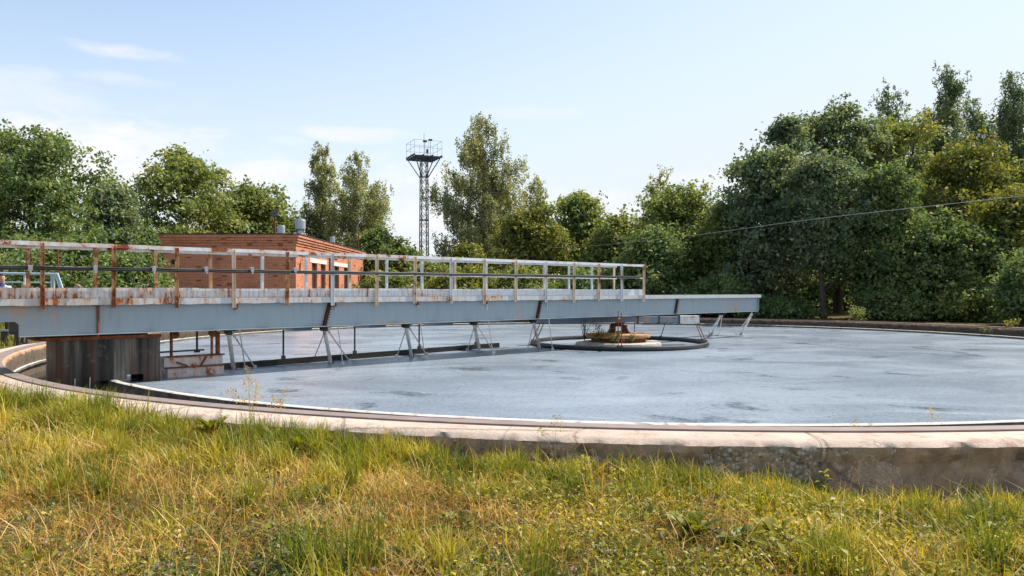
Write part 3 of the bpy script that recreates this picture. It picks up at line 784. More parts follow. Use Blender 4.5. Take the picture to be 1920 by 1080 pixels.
B, S, K = 'broad', 'shrub', 'birch'
TREES = [
 (K, -14, 90, 224, 470, 48, 'l_birch', 'birch cut by the left picture edge, beside the largest left tree', 101, {}),
 (B, 62, 235, 240, 545, 37, 'l_dark', 'largest dark green tree at the left, standing behind the rusty railing', 1, dict(spires=5)),
 (B, 205, 105, 345, 560, 46, 'l_blue', 'narrow dark tree in the gap left of the round crowned tree', 2, {}),
 (B, 342, 232, 283, 520, 62, 'l_mid', 'broad round crowned tree behind the left end of the brick building', 3, dict(dens=.7)),
 (B, 268, 150, 420, 575, 50, 'l_dark', 'low dark tree touching the left wall of the brick building', 4, {}),
 (B, 478, 165, 348, 520, 68, 'l_mid', 'light green tree behind the roof ventilators', 5, dict(dens=.8)),
 (S, 105, 250, 440, 600, 31, 'l_dark', 'wide dark shrub behind the blue guard rail', 6, {}),
 (S, 235, 150, 470, 600, 33, 'l_dark', 'dark shrub in the shade left of the brick building', 7, {}),
 (K, 605, 84, 264, 525, 74, 'l_birch', 'left one of two birches behind the brick building', 11, dict(dens=1.2)),
 (K, 672, 105, 276, 525, 71, 'l_birch', 'right one of two birches behind the brick building', 12, dict(dens=1.3)),
 (B, 705, 80, 432, 560, 62, 'l_dark', 'small dark tree under the right birch behind the building', 13, {}),
 (S, 752, 120, 452, 580, 56, 'l_mid', 'green bush left of the lattice mast', 14, dict(spires=6)),
 (S, 812, 90, 495, 580, 52, 'l_mid', 'low green bush at the foot of the lattice mast', 15, {}),
 (S, 872, 150, 502, 590, 44, 'l_yel', 'bright yellow green bush seen through the railing', 16, {}),
 (S, 735, 120, 512, 590, 47, 'l_mid', 'small green bush at the right end of the brick building', 17, {}),
 (K, 905, 160, 212, 520, 67, 'l_birch', 'tall drooping birch right of the lattice mast', 21, dict(dens=1.9, stems=1)),
 (K, 1000, 84, 322, 510, 73, 'l_birch', 'thin birch leaning out behind the tall drooping birch', 22, dict(dens=.9)),
 (S, 876, 70, 462, 560, 55, 'l_yel', 'yellow bush at the foot of the tall birch', 23, {}),
 (B, 1003, 150, 388, 590, 51, 'l_yel', 'rounded yellow green tree right of the tall birch', 24, dict(dens=1.1)),
 (B, 1085, 120, 364, 590, 55, 'l_mid', 'medium green tree next to the rounded yellow one', 25, {}),
 (B, 1160, 120, 404, 600, 50, 'l_mid', 'low green tree above the end of the railing', 26, {}),
 (K, 1238, 56, 308, 500, 72, 'l_birch', 'small birch top poking above the middle trees', 27, dict(dens=.9, droop=.6)),
 (B, 1282, 190, 350, 605, 47, 'l_mid', 'wide green tree behind the free end of the bridge', 28, dict(spires=6)),
 (B, 1215, 120, 430, 605, 43, 'l_dark', 'dark leafy tree just right of the railing end', 29, {}),
 (B, 1362, 120, 380, 605, 44, 'l_mid', 'green tree filling the gap left of the tall maples', 30, {}),
 (B, 1440, 200, 278, 615, 42, 'l_blue', 'tall maple at the left flank of the right-hand wood', 31, dict(spires=10)),
 (B, 1570, 190, 198, 560, 48, 'l_blue', 'highest maple of the right-hand wood', 32, dict(spires=8)),
 (B, 1474, 84, 222, 470, 45, 'l_blue', 'slim maple top rising left of the highest maple', 38, dict(spires=5, nl=14)),
 (B, 1545, 150, 286, 545, 39.5, 'l_blue', 'dark maple with a bare lower trunk right of the bridge tip', 33, dict(spires=6)),
 (B, 1655, 158, 312, 590, 38.5, 'l_dark', 'dense green maple in front of the highest maple', 39, dict(spires=6)),
 (B, 1692, 170, 222, 540, 50, 'l_mid', 'olive tree between the highest maple and the birches', 34, dict(spires=6)),
 (B, 1800, 230, 268, 590, 42, 'l_yel', 'yellowing tree in the right-hand wood', 35, dict(spires=6, dens=.95)),
 (B, 1900, 180, 350, 612, 37, 'l_yel', 'yellow green tree at the right picture edge', 36, {}),
 (B, 1762, 220, 400, 612, 37, 'l_dark', 'dark lower tree below the yellowing tree', 37, {}),
 (K, 1663, 74, 150, 430, 62, 'l_blue', 'birch spire above the olive tree', 41, dict(dens=1.2, droop=.5)),
 (K, 1768, 104, 114, 440, 63, 'l_blue', 'tallest birch top of the right-hand wood', 42, dict(dens=1.6, droop=.6)),
 (K, 1835, 80, 178, 440, 66, 'l_blue', 'shorter birch between the two tallest birch tops', 43, dict(dens=1.3, droop=.6)),
 (K, 1900, 104, 128, 470, 61, 'l_blue', 'tall birch at the right picture edge', 44, dict(dens=1.6, droop=.8)),
 (K, 1960, 110, 150, 470, 60, 'l_blue', 'birch beyond the right picture edge', 45, dict(dens=1., droop=.8)),
 (B, 2010, 200, 260, 600, 40, 'l_mid', 'green tree beyond the right picture edge', 46, {}),
 (S, 1925, 120, 478, 618, 31, 'l_dark', 'leafy bush at the right end of the far wall', 51, {}),
 (S, 1830, 130, 520, 616, 35, 'l_mid', 'mid green bush above the far right wall', 52, {}),
 (S, 1690, 150, 530, 612, 37, 'l_dark', 'dark bush behind the wall under the dense maple', 53, {}),
 (S, 1452, 120, 556, 608, 39.5, 'l_dark', 'shaded bush behind the tip of the bridge', 55, {}),
 (S, 1335, 140, 520, 606, 41, 'l_dark', 'shaded bush under the wide green tree', 56, {}),
 (S, 1120, 150, 500, 600, 44, 'l_dark', 'dark bush seen through the last railing bays', 57, {}),
 (S, 975, 130, 500, 596, 45, 'l_mid', 'green bush seen through the middle of the railing', 58, {}),
]
for kd, px, w, yt, yl, d, mt, lb, sd, kw in TREES:
    tree(kd, px, w, yt, yl, d, mt, lb, sd, **kw)

# far wood closing the horizon
RNG = np.random.default_rng(77); random.seed(77)
P = []; T = []
for i in range(420):
    a = random.uniform(-.95, 1.0); d = random.uniform(95, 125); x = d*math.tan(a); h = random.uniform(2.5, 5.5)
    m = 130; c = np.array([x, d, 0]); q = RNG.normal(size=(m, 3))*np.array([1.6, 1.2, h*.28])+np.array([0, 0, h*.45-1.4]); P.append(c+q); T.append(RNG.random(m)*.5+random.random()*.5)
P = np.concatenate(P); T = np.concatenate(T)
tag(quads('far_wood', leaves(P, np.tile([0, -1., .3], (len(P), 1)), .45, .7), T, M['l_mid']), kind='stuff')

P = []; T = []
for i in range(330):
    px = random.uniform(1120, 2150) if i % 3 else random.uniform(-250, 300)
    d = random.uniform(52, 60); x = (px-960)/F*d; h = random.uniform(4.5, 7.5); m = 150
    q = RNG.normal(size=(m, 3))*np.array([1.3, 1.0, h*.26])+np.array([x, d, h*.42-1.4]); P.append(q); T.append(RNG.random(m)*.5+random.random()*.4)
P = np.concatenate(P); T = np.concatenate(T)
tag(quads('dark_wood', leaves(P, np.tile([0, -1., .3], (len(P), 1)), .36, .7), T, M['l_dark']), kind='stuff')

# ------------------------------------------------------------------ brick building
bl = empty('brick_building', (-11.0, 38.0, -1.45), 'low orange brick pump house with a stepped cornice behind the railing', 'building')
BW, BL_, BH = 6.75, 17.2, 4.33     # width (x), length (y), height to cornice top
def buv(o):
    me = o.data; uv = me.uv_layers.new(name='uv')
    for p in me.polygons:
        n = p.normal
        for li in p.loop_indices:
            c = me.vertices[me.loops[li].vertex_index].co
            if abs(n.x) > .7: q = (c.y, c.z)
            elif abs(n.y) > .7: q = (c.x+.13, c.z)
            else: q = (c.x, c.y)
            uv.data[li].uv = q
    return o
wins = [(3.05, 4.15), (4.95, 6.05), (8.2, 9.5), (10.9, 12.2)]
def build_house():
    k = MB(); z0, z1, zt_ = 1.55, 3.02, BH-.55
    w = MB(); t_ = .3
    w.bb((-BW, 0, -.3), (0, t_, zt_)); w.bb((-BW, BL_-t_, -.3), (0, BL_, zt_)); w.bb((-BW, t_, -.3), (-BW+t_, BL_-t_, zt_))
    # right wall with window openings
    y = t_
    for a, b in wins:
        w.bb((-t_, y, -.3), (0, a, zt_)); w.bb((-t_, a, -.3), (0, b, z0)); w.bb((-t_, a, z1), (0, b, zt_)); y = b
    w.bb((-t_, y, -.3), (0, BL_-t_, zt_))
    buv(w.build('wall', M['brick'], bl))
    for i, (za, zb, o) in enumerate(((zt_, zt_+.13, .04), (zt_+.13, zt_+.26, .09), (zt_+.26, zt_+.40, .14), (zt_+.40, BH, .19))):
        c = MB(); c.bb((-BW-o, -o, za), (o, BL_+o, zb)); buv(c.build('cornice', M['brick'], bl, bevel=.008))
    rf = MB(); rf.bb((-BW-.22, -.22, BH), (.22, BL_+.22, BH+.05)); roof = rf.build('roof', M['roofing'], bl)
    def vent(px, d, ytop, rr, cowl, name='ventilator'):
        p = at(px, 0, d)-Vector((-11., 38., 0)); zz = BH+.045; H_ = -(ytop-YH)/F*d+1.45-zz; k = MB()
        k.lathe((p.x, p.y, zz), [(rr*.62, 0), (rr*.62, H_*.12), (rr*.48, H_*.45), (rr*.55, H_*.5)], 20)
        k.lathe((p.x, p.y, zz), [(rr*.5, H_*.42), (rr*.95, H_*.46), (rr, H_*.5), (rr, H_*.95), (rr*.93, H_), (.01, H_)], 24)
        return k.build(name, M['galv'], roof)
    vent(563, 41., 412, .28, 1); vent(527, 43.5, 423, .22, 1); vent(623, 50, 444, .17, 1)
    for i, (a, b) in enumerate(wins):
        f = MB(); x = -.16
        f.bb((x, a, z0), (x+.05, a+.07, z1)); f.bb((x, b-.07, z0), (x+.05, b, z1)); f.bb((x, a+.07, z0), (x+.05, b-.07, z0+.07)); f.bb((x, a+.07, z1-.07), (x+.05, b-.07, z1)); m = (a+b)/2
        f.bb((x+.005, m-.03, z0+.07), (x+.045, m+.03, z1-.07)); f.bb((x+.006, a+.07, z1-.5), (x+.044, m-.03, z1-.45)); f.bb((x+.006, m+.03, z1-.5), (x+.044, b-.07, z1-.45))
        fo = f.build('window', M['wframe'], bl)
        p = MB(); p.bb((x+.02, a+.07, z0+.07), (x+.028, b-.07, z1-.07)); p.build('pane', M['glass'], fo)
        s = MB(); s.bb((-.12, a-.04, z0-.06), (.05, b+.04, z0-.002)); s.build('sill', M['lintel'], fo)
    for a, b in ((2.6, 6.3), (7.7, 12.8)):
        l = MB(); l.bb((-.1, a, z1+.002), (.025, b, z1+.24)); l.build('lintel', M['lintel'], bl)
    # wall lamp and conduit near the corner, two dark pipe holes in the front
    l = MB(); l.bar((0.02, 1.0, 3.30), (.35, 1.0, 3.38), .04, .04); l.add([(.30, .85, 3.36), (.30, 1.15, 3.36), (.52, 1.2, 3.22), (.52, .8, 3.22), (.34, .88, 3.42), (.34, 1.12, 3.42), (.58, 1.18, 3.28), (.58, .82, 3.28)], [(0,1,2,3), (4,7,6,5), (0,4,5,1), (1,5,6,2), (2,6,7,3), (3,7,4,0)]); l.build('wall_lamp', M['dark'], bl)
    l = MB(); l.tube([(.03, .5, 3.5), (.03, 1.2, 3.62), (.03, 2.2, 3.42), (.03, 4., 3.45), (.03, 9, 3.46)], .018, 6); l.build('wall_cable', M['dark'], bl)
    for x, z in ((-5.75, 3.52), (-6.2, 2.95)):
        l = MB(); l.tube([(x, .05, z), (x, -.06, z)], .13, 10); l.tube([(x, -.06, z), (x, -.12, z-.03)], .09, 10); l.build('pipe_stub', M['dark'], bl)
    for y in (4.4, 7.0, 10.3, 13.5): 
        l = MB(); l.bb((.005, y-.12, -.2), (.12, y+.12, 1.25)); buv(l.build('pilaster', M['brick'], bl))
    l = MB(); l.tube([(.06, 6.9, 0), (.06, 6.9, BH-.6)], .05, 8); l.build('downpipe', M['rust'], bl)
build_house()
# round lamp on a post behind the roof edge, and a thin pole
p = at(515, 0, 47); z0 = -1.45+BH+.07
sp = empty('round_lamp', (p.x, p.y, z0), 'dark round lamp on a rusty post on the brick building roof', 'lamp')
h = -(400-YH)/F*47-z0
k = MB(); k.tube([(0, 0, 0), (0, 0, h-.2)], [.09, .05], 8); k.bar((-.12, 0, .02), (.12, 0, .02), .24, .04); k.build('lamp_post', M['rust'], sp)
k = MB(); k.tube([(0, .1, h), (0, -.03, h), (0, -.1, h)], [.10, .22, .245], 20); k.build('lamp_housing', M['dark'], sp)
k = MB(); k.tube([(0, -.101, h), (0, -.108, h)], .215, 20); k.tube([(0.01, -.108, h-.06), (.01, -.118, h+.04)], .05, 8); k.build('lens', M['glass'], sp)
p = at(672, 0, 54.0); k = MB(); k.tube([(p.x, p.y, -1.45+BH+.07), (p.x, p.y, -(423-YH)/F*54)], [.05, .03], 6); k.bb((p.x-.12, p.y-.12, z0), (p.x+.12, p.y+.12, z0+.05))
tag(k.build('pole', M['rust']), 'thin rusty pole at the far end of the brick building roof', 'pole')
p = at(109, 0, 24.0); k = MB(); k.tube([(p.x, p.y, -1.5), (p.x, p.y, -(452-YH)/F*24)], [.035, .028], 6); k.box((p.x, p.y, -(452-YH)/F*24), (.09, .09, .04)); k.box((p.x, p.y, -.1), (.08, .08, .1))
tag(k.build('pole', M['rust']), 'thin rusty post behind the left railing', 'pole')

# ------------------------------------------------------------------ lattice mast with its lamp platform
d = 70.; p = at(795, 0, d); zb = -1.45; zp = -(299-YH)/F*d; zr = -(268-YH)/F*d
mast = empty('lattice_mast', (p.x, p.y, zb), 'tall grey lattice mast with a railed lamp platform against the sky', 'mast', math.radians(24))
Hm = zp-zb; wb, wt = .37, .28
def cw(z): return wb+(wt-wb)*z/Hm
for sx in (-1, 1):
    for sy in (-1, 1):
        k = MB(); k.bar((sx*wb, sy*wb, 0), (sx*wt, sy*wt, Hm), .075, .075); k.build('mast_leg', M['mast'], mast)
lac = MB(); nz = 17
for i in range(nz):
    z0, z1 = Hm*i/nz, Hm*(i+1)/nz; a, b = cw(z0), cw(z1)
    for r in range(4):
        c, s = round(math.cos(r*PI/2)), round(math.sin(r*PI/2))
        def R_(x, y, z): return (x*c-y*s, x*s+y*c, z)
        lac.bar(R_(-a, -a, z0), R_(b, -b, z1), .03, .03); lac.bar(R_(a, -a-.02, z0), R_(-b, -b-.02, z1), .03, .03)
        if i % 5 == 0 or i == 15: lac.bar(R_(-a, -a-.04, z0), R_(a, -a-.04, z0), .07, .07)
lac.bb((-.36, -.36, Hm*.215), (.36, .36, Hm*.215+.16))
lac.build('lacing', M['mast'], mast)
pf = MB(); hw = 1.32
for q in (-1, -.5, 0, .5, 1): pf.bar((-hw, q*hw, Hm+.08), (hw, q*hw, Hm+.08), .12, .14)
for q in (-1, -.33, .33, 1): pf.bar((q*hw, -hw, Hm+.20), (q*hw, hw, Hm+.20), .12, .12)
pf.build('platform', M['mast'], mast)
for sx in (-1, 1):
    for sy in (-1, 1):
        k = MB(); k.bar((sx*wt, sy*wt, Hm-1.75), (sx*hw*.9, sy*hw*.9, Hm), .07, .07); k.build('brace', M['mast'], mast)
rl = MB(); hr = zr-zb
for z in (hr, (hr+Hm)/2+.1):
    for sg in (-1, 1): rl.bar((-hw, sg*hw, z), (hw, sg*hw, z), .022, .022); rl.bar((sg*hw, -hw, z+.005), (sg*hw, hw, z+.005), .022, .022)
for sx in (-1, 0, 1):
    for sy in (-1, 0, 1):
        if sx or sy: rl.bar((sx*hw, sy*hw, Hm+.2), (sx*hw, sy*hw, hr), .022, .022)
rl.bar((0, 0, Hm+.2), (0, 0, hr+.9), .03, .03)
rl.build('platform_railing', M['mastrail'], mast)
for x, y, z in ((.25, -.2, Hm+.75), (-.3, -1.25, hr-.1), (.3, -1.0, hr+.12)):
    k = MB(); k.box((x, y, z), (.34, .2, .16) if z > hr-.3 else (.16, .16, .4)); k.bar((x, y, Hm+.25), (x, y, z), .04, .04); k.build('floodlight', M['mast'], mast, bevel=.02)

# ------------------------------------------------------------------ overhead cable, guard rail, bits at the left
k = MB(); pts = []
ctrl = [(640, 440, 74), (760, 452, 70), (850, 459, 62), (940, 464, 55), (1075, 463, 46), (1260, 446, 37), (1500, 414, 29), (1700, 391, 24), (1920, 367, 20), (2300, 325, 15)]
for a, b, c in ctrl: pts.append(at(a, b, c))
sm = []
for i in range(len(pts)-1):
    p0, p1, p2, p3 = pts[max(0, i-1)], pts[i], pts[i+1], pts[min(len(pts)-1, i+2)]
    for q in range(6):
        t = q/6; sm.append(.5*((2*p1)+(-p0+p2)*t+(2*p0-5*p1+4*p2-p3)*t*t+(-p0+3*p1-3*p2+p3)*t**3))
k.tube(sm+[pts[-1]], .009, 5)
M['wire'] = m_plain('pale_wire', (.34, .34, .32), .5)
tag(k.build('overhead_cable', M['wire']), 'thin pale overhead cable crossing in front of the trees', 'cable')
gr = empty('guard_rail', (0, 0, 0), 'pale blue tubular guard rail behind the left end of the bridge', 'guard rail')
M['paleblue'] = m_plain('pale_blue_paint', (.42, .53, .58), .45, .12)
D = 21.5
def gp(px, py, dd=D): return at(px, py, dd)
k = MB(); k.tube([gp(-60, 512), gp(109, 514)], .035, 8); k.build('rail_top', M['paleblue'], gr)
k = MB(); k.tube([gp(-60, 529), gp(101, 530)], .022, 8); k.build('rail_mid', M['paleblue'], gr)
for a, b in (((46, 513), (46, 640)), ((97, 514), (97, 640)), ((101, 514), (101, 640)), ((104, 514), (118, 560)), ((108, 514), (124, 560)), ((-20, 512), (-20, 640))):
    k = MB(); k.tube([gp(*a), gp(*b)], .03, 8); k.build('rail_post', M['paleblue'], gr)
bn = empty('bench', (*at(20, 0, 19.3)[:2], -1.40), 'small grey plank bench on posts beyond the left end of the bridge', 'bench', .35)
k = MB(); k.bb((-.22, -.15, .37), (.22, .15, .41)); k.build('seat', M['clamp'], bn)
for x in (-.15, .15): k = MB(); k.bb((x-.05, -.1, -.1), (x+.05, .1, .37)); k.build('leg', M['dark'], bn)

# ------------------------------------------------------------------ people behind the bridge
def m_cloth(n, c): return m_plain(n, c, .85, .15, 12.)
M['skin'] = m_plain('skin', (.52, .30, .21), .55, .08)
def person(px, ytop, d, h, facing, shirt, hair, label, collar=None, long=False):
    loc = at(px, ytop, d); z = loc.z-h
    r = empty('person', (loc.x, loc.y, z), label, 'person', facing)
    k = h/1.75
    V = []; E = []; R = []
    def j(p, rad, par=None):
        V.append(Vector(p)*k); R.append(rad*k if not isinstance(rad, tuple) else (rad[0]*k, rad[1]*k))
        if par is not None: E.append((par, len(V)-1))
        return len(V)-1
    pel = j((0, 0, .95), (.155, .105)); wa = j((0, -.01, 1.10), (.135, .095), pel); ch = j((0, 0, 1.30), (.165, .11), wa); nb = j((0, .01, 1.44), (.10, .075), ch); nk = j((0, .0, 1.52), .052, nb)
    h1 = j((0, -.02, 1.60), (.066, .082), nk); h2 = j((0, -.012, 1.67), (.074, .095), h1); h3 = j((0, 0, 1.725), (.052, .068), h2)
    for s in (-1, 1):
        sh_ = j((s*.17, 0, 1.40), .062, ch); el = j((s*.24, .02, 1.12), .045, sh_); wr = j((s*.25, -.08, .88), .030, el); pm = j((s*.25, -.11, .80), (.020, .038), wr)
        for f_ in range(4):
            a = j((s*.255, -.085-.018*f_, .735), .0095, pm); j((s*.25, -.095-.018*f_, .69+.006*abs(f_-1.5)), .008, a)
        a = j((s*.235, -.145, .78), .011, pm); j((s*.225, -.16, .745), .009, a)
        hp = j((s*.095, 0, .88), .092, pel); kn = j((s*.105, -.02, .50), .06, hp); an = j((s*.11, .03, .09), .04, kn); j((s*.12, -.13, .035), (.042, .03), an)
    me = bpy.data.meshes.new('body'); me.from_pydata(V, E, [])
    o = bpy.data.objects.new('body', me); COL.objects.link(o)
    md = o.modifiers.new('skin', 'SKIN'); md.use_smooth_shade = True
    if not me.skin_vertices: 
        bm = bmesh.new(); bm.from_mesh(me); bm.verts.layers.skin.verify(); bm.to_mesh(me); bm.free()
    for i, sv in enumerate(me.skin_vertices[0].data):
        q = R[i]; sv.radius = q if isinstance(q, tuple) else (q, q); sv.use_root = (i == 0)
    sb = o.modifiers.new('sub', 'SUBSURF'); sb.levels = sb.render_levels = 2
    dg = bpy.context.evaluated_depsgraph_get(); m2 = bpy.data.meshes.new_from_object(o.evaluated_get(dg)); o.modifiers.clear(); o.data = m2
    for v in m2.vertices:      # brow, nose and chin on the face side (-y)
        c = v.co/k
        if c.z > 1.54 and c.y < -.03:
            if abs(c.x) < .02: v.co.y -= k*.022*max(0, 1-abs(c.z-1.625)/.03)
            v.co.y += k*.008*max(0, 1-abs(c.z-1.655)/.014)*max(0, 1-abs(abs(c.x)-.03)/.02)
            v.co.y -= k*.01*max(0, 1-abs(c.z-1.57)/.025)*max(0, 1-abs(c.x)/.04)
    m2.materials.clear(); m2.materials.append(M['skin']); m2.materials.append(shirt); m2.materials.append(M['trousers'])
    for p_ in m2.polygons:
        c = p_.center/k
        p_.material_index = 0
        if c.z < .98 and abs(c.x) < .2: p_.material_index = 2
        elif c.z < 1.475 and not (c.z < .90): p_.material_index = 1
    o.parent = r
    hb = MB(); n = 14
    for i in range(9):
        for q in range(n):
            th = PI*.5*i/8*(1.25 if not long else 1.5); ph = 2*PI*q/n
            front = math.sin(ph) < -.2
            t_ = min(th, 1.05) if front else th
            hb.v.append((k*.088*math.sin(t_)*math.cos(ph)*(1.1 if long else 1.), k*(.108*math.sin(t_)*math.sin(ph)+.0), k*(1.672+.098*math.cos(t_)-(.05 if long and not front and i > 6 else 0))))
    for i in range(8):
        for q in range(n): hb.f.append((i*n+q, i*n+(q+1) % n, (i+1)*n+(q+1) % n, (i+1)*n+q)); hb.mi.append(0)
    hb.build('hair', hair, r, True)
    for s in (-1, 1):
        e = MB(); e.lathe((0, 0, 0), [(.001, -.009*k), (.008*k, -.004*k), (.0095*k, 0), (.008*k, .004*k), (.001, .009*k)], 8)
        e.build('eye', M['dark'], r, True, loc=(s*.032*k, -.092*k, 1.657*k))
        e = MB(); e.lathe((0, 0, 0), [(.001, -.03*k), (.012*k, -.02*k), (.017*k, 0), (.016*k, .018*k), (.001, .03*k)], 8); e.build('ear', M['skin'], r, True, loc=(s*.076*k, .006*k, 1.645*k))
    if collar:
        c = MB(); c.lathe((0, 0, 0), [(.085*k, 1.435*k), (.072*k, 1.475*k), (.064*k, 1.515*k), (.060*k, 1.51*k)], 16); c.build('collar', collar, r, True)
M['trousers'] = m_cloth('dark_trousers', (.04, .045, .06))
cl_b = m_cloth('pale_blue_jacket', (.42, .46, .55)); cl_n = m_cloth('violet_shirt', (.08, .07, .22)); cl_w = m_cloth('beige_top', (.5, .42, .34)); cl_g = m_cloth('grey_top', (.25, .25, .27))
hr_d = m_plain('dark_hair', (.02, .015, .012), .6); hr_l = m_plain('fair_hair', (.45, .30, .17), .6); hr_b = m_plain('brown_hair', (.16, .09, .06), .6)
person(4, 514, 19.6, 1.76, math.radians(35), cl_b, hr_d, 'dark haired man in a pale jacket with a violet collar at the left edge', cl_n)
person(48, 531, 19.4, 1.62, math.radians(150), cl_w, hr_l, 'fair haired person whose head just shows above the bridge', None, True)
person(145, 533.5, 20.2, 1.62, math.radians(-20), cl_g, hr_b, 'brown haired person half hidden behind the bridge, right of the fair one', None, True)

# ------------------------------------------------------------------ meadow in front
RNG = np.random.default_rng(5); random.seed(5)
def scatter(n, dens=None, ymin=2.6, ymax=15., xr=(-13, 9), wallgap=.03):
    out = []
    tot = 0
    while tot < n:
        k = n*3
        x = RNG.uniform(*xr, k); y = RNG.uniform(ymin, ymax, k)
        r = np.hypot(x-CX, y-CY)
        ok = (r > R_OUT+wallgap) & (np.abs(x) < 1.02*y+1.2) & (r < R_OUT+6.6)
        x, y = x[ok], y[ok]
        # thin out with distance
        ok = RNG.random(len(x)) < np.clip(7./np.maximum(y, 4), .35, 1)
        x, y = x[ok], y[ok]
        if dens is not None:
            ok = RNG.random(len(x)) < dens(x, y); x, y = x[ok], y[ok]
        out.append(np.stack([x, y], 1)); tot += len(x)
    return np.concatenate(out)[:n]
def vn(x, y, s, o):     # smooth value noise
    return np.array([mn.noise((a*s+o, b*s-o, o)) for a, b in zip(x, y)])*.5+.5
def gz(xy): return np.array([ground_z(a, b) for a, b in xy])
def blades(name, xy, h, lean, w, tint, mat, z=None):
    n = len(xy); z = gz(xy) if z is None else z
    base = np.stack([xy[:, 0], xy[:, 1], z-.01], 1); a = RNG.uniform(0, 2*PI, n); dr = np.stack([np.cos(a), np.sin(a), np.zeros(n)], 1)
    tw = a+RNG.uniform(.6, 2.5, n); sd = np.stack([np.cos(tw), np.sin(tw), np.zeros(n)], 1)
    ts = (0, .38, .74, 1.); ws = (1., .85, .5, .06); lv = []
    for t, q in zip(ts, ws):
        c = base+dr*(h*lean*t**1.9)[:, None]; c[:, 2] += h*t*(1-.32*np.minimum(lean, 1.4)*t)
        lv.append((c-sd*(w*q/2)[:, None], c+sd*(w*q/2)[:, None]))
    V = np.empty((n, 3, 4, 3))
    for i in range(3):
        V[:, i, 0] = lv[i][0]; V[:, i, 1] = lv[i][1]; V[:, i, 2] = lv[i+1][1]; V[:, i, 3] = lv[i+1][0]
    return quads(name, V.reshape(-1, 4, 3), np.repeat(tint, 3), mat)
def pxof(x, y): return 960+x/y*F
# green blades: everywhere thin, dense tufts near the wall and at the left
def d_green(x, y):
    r = np.hypot(x-CX, y-CY)-R_OUT; n = vn(x, y, 1.3, 3.)
    left = np.clip((900-pxof(x, y))/900, 0, 1)
    bare = np.where((y < 5.6) & (pxof(x, y) < 1050), .30, 1.)*np.clip((vn(x, y, 1.9, 61.)-.28)*5, .08, 1)
    bare = bare*np.where((pxof(x, y) > 900) & (y < 5.7), .45, 1.)
    return bare*np.clip((n-.30)*2.2, .05, 1)*np.clip(.30+.7*np.exp(-(r/.9)**2)+.35*left*np.exp(-(r/3)**2), 0, 1)
xy = scatter(46000, d_green); r = np.hypot(xy[:, 0]-CX, xy[:, 1]-CY)-R_OUT
n_ = vn(xy[:, 0], xy[:, 1], 1.1, 8.)
h = (.06+.13*RNG.random(len(xy)))*(.4+1.5*n_**1.5)*(1+.5*np.exp(-(r/.8)**2)*np.clip(n_*2-.6, 0, 1))
green = blades('green_grass', xy, h, RNG.uniform(.1, .9, len(xy)), .006+.006*RNG.random(len(xy)), RNG.random(len(xy)), M['g_green']); tag(green, kind='stuff')
# dense tufts
cen = scatter(270, lambda x, y: np.clip(.15+.9*np.exp(-((np.hypot(x-CX, y-CY)-R_OUT)/.7)**2), 0, 1))
P = []; H = []; T = []
for c in cen:
    m = random.randint(40, 130); s = random.uniform(.03, .12); hh = random.uniform(.14, .32)*(1.4 if c[0] < -.8 else .95)
    P.append(c+RNG.normal(size=(m, 2))*s); H.append(hh*RNG.uniform(.45, 1.1, m)); T.append(np.clip(random.random()*.6+RNG.random(m)*.4, 0, 1))
for px, py, hh, m in ((170, 762, .30, 120), (215, 775, .34, 160), (265, 780, .34, 180), (310, 788, .30, 150), (385, 800, .30, 150), (420, 812, .26, 110), (470, 830, .26, 120), (545, 835, .34, 170), (580, 842, .30, 130), (640, 850, .22, 90), (705, 862, .32, 150), (745, 868, .34, 170), (790, 872, .27, 110), (905, 890, .24, 110), (975, 893, .30, 130), (1060, 900, .22, 80), (1215, 935, .22, 90), (1370, 950, .26, 110), (1480, 955, .28, 120), (1545, 962, .24, 100), (1660, 972, .26, 110), (1730, 975, .30, 140), (1830, 985, .28, 120), (1895, 1000, .32, 150), (830, 1070, .30, 150), (1010, 1050, .27, 120), (1560, 1060, .30, 140), (1850, 1060, .34, 170), (60, 800, .28, 140), (120, 850, .24, 110)):
    d = 1.55*F/(py-YH)
    for _ in range(5): x = (px-960)/F*d; d = -ground_z(x, d)*F/(py-YH)
    P.append(np.array([x, d])+RNG.normal(size=(m, 2))*.085); H.append(hh*RNG.uniform(.4, 1.15, m)); T.append(np.clip(random.random()*.5+RNG.random(m)*.4, 0, 1))
P = np.concatenate(P); H = np.concatenate(H); T = np.concatenate(T); ok = np.hypot(P[:, 0]-CX, P[:, 1]-CY) > R_OUT+.02
tag(blades('grass_tufts', P[ok], H[ok], RNG.uniform(.05, .8, ok.sum()), .007+.006*RNG.random(ok.sum()), T[ok], M['g_green']), kind='stuff')
# straw, standing and lying
def d_dry(x, y):
    n = vn(x, y, .9, 21.); p = pxof(x, y)
    return np.clip((vn(x, y, 2.3, 71.)-.30)*4, .10, 1)*np.clip((n-.25)*2, .12, 1)*np.where(p > 1000, .55, 1)
xy = scatter(58000, d_dry)
h = .05+.16*RNG.random(len(xy))**1.4
tag(blades('dry_grass', xy, h, RNG.uniform(.2, 1.6, len(xy)), .004+.004*RNG.random(len(xy)), RNG.random(len(xy)), M['g_dry']), kind='stuff')
xy = scatter(20000, lambda x, y: np.clip((6.6-y)/2, .15, 1)*np.where(pxof(x, y) < 1300, 1, .5), ymax=9)
tag(blades('thatch', xy, .03+.06*RNG.random(len(xy)), RNG.uniform(1.2, 3.2, len(xy)), .004+.004*RNG.random(len(xy)), .7*RNG.random(len(xy)), M['g_dry']), kind='stuff')
xy = scatter(3300, lambda x, y: vn(x, y, 1.5, 33.))
tag(blades('straw_stalks', xy, .18+.22*RNG.random(len(xy)), RNG.uniform(.1, 1.2, len(xy)), .0045+.003*RNG.random(len(xy)), .4+.6*RNG.random(len(xy)), M['g_dry']), kind='stuff')
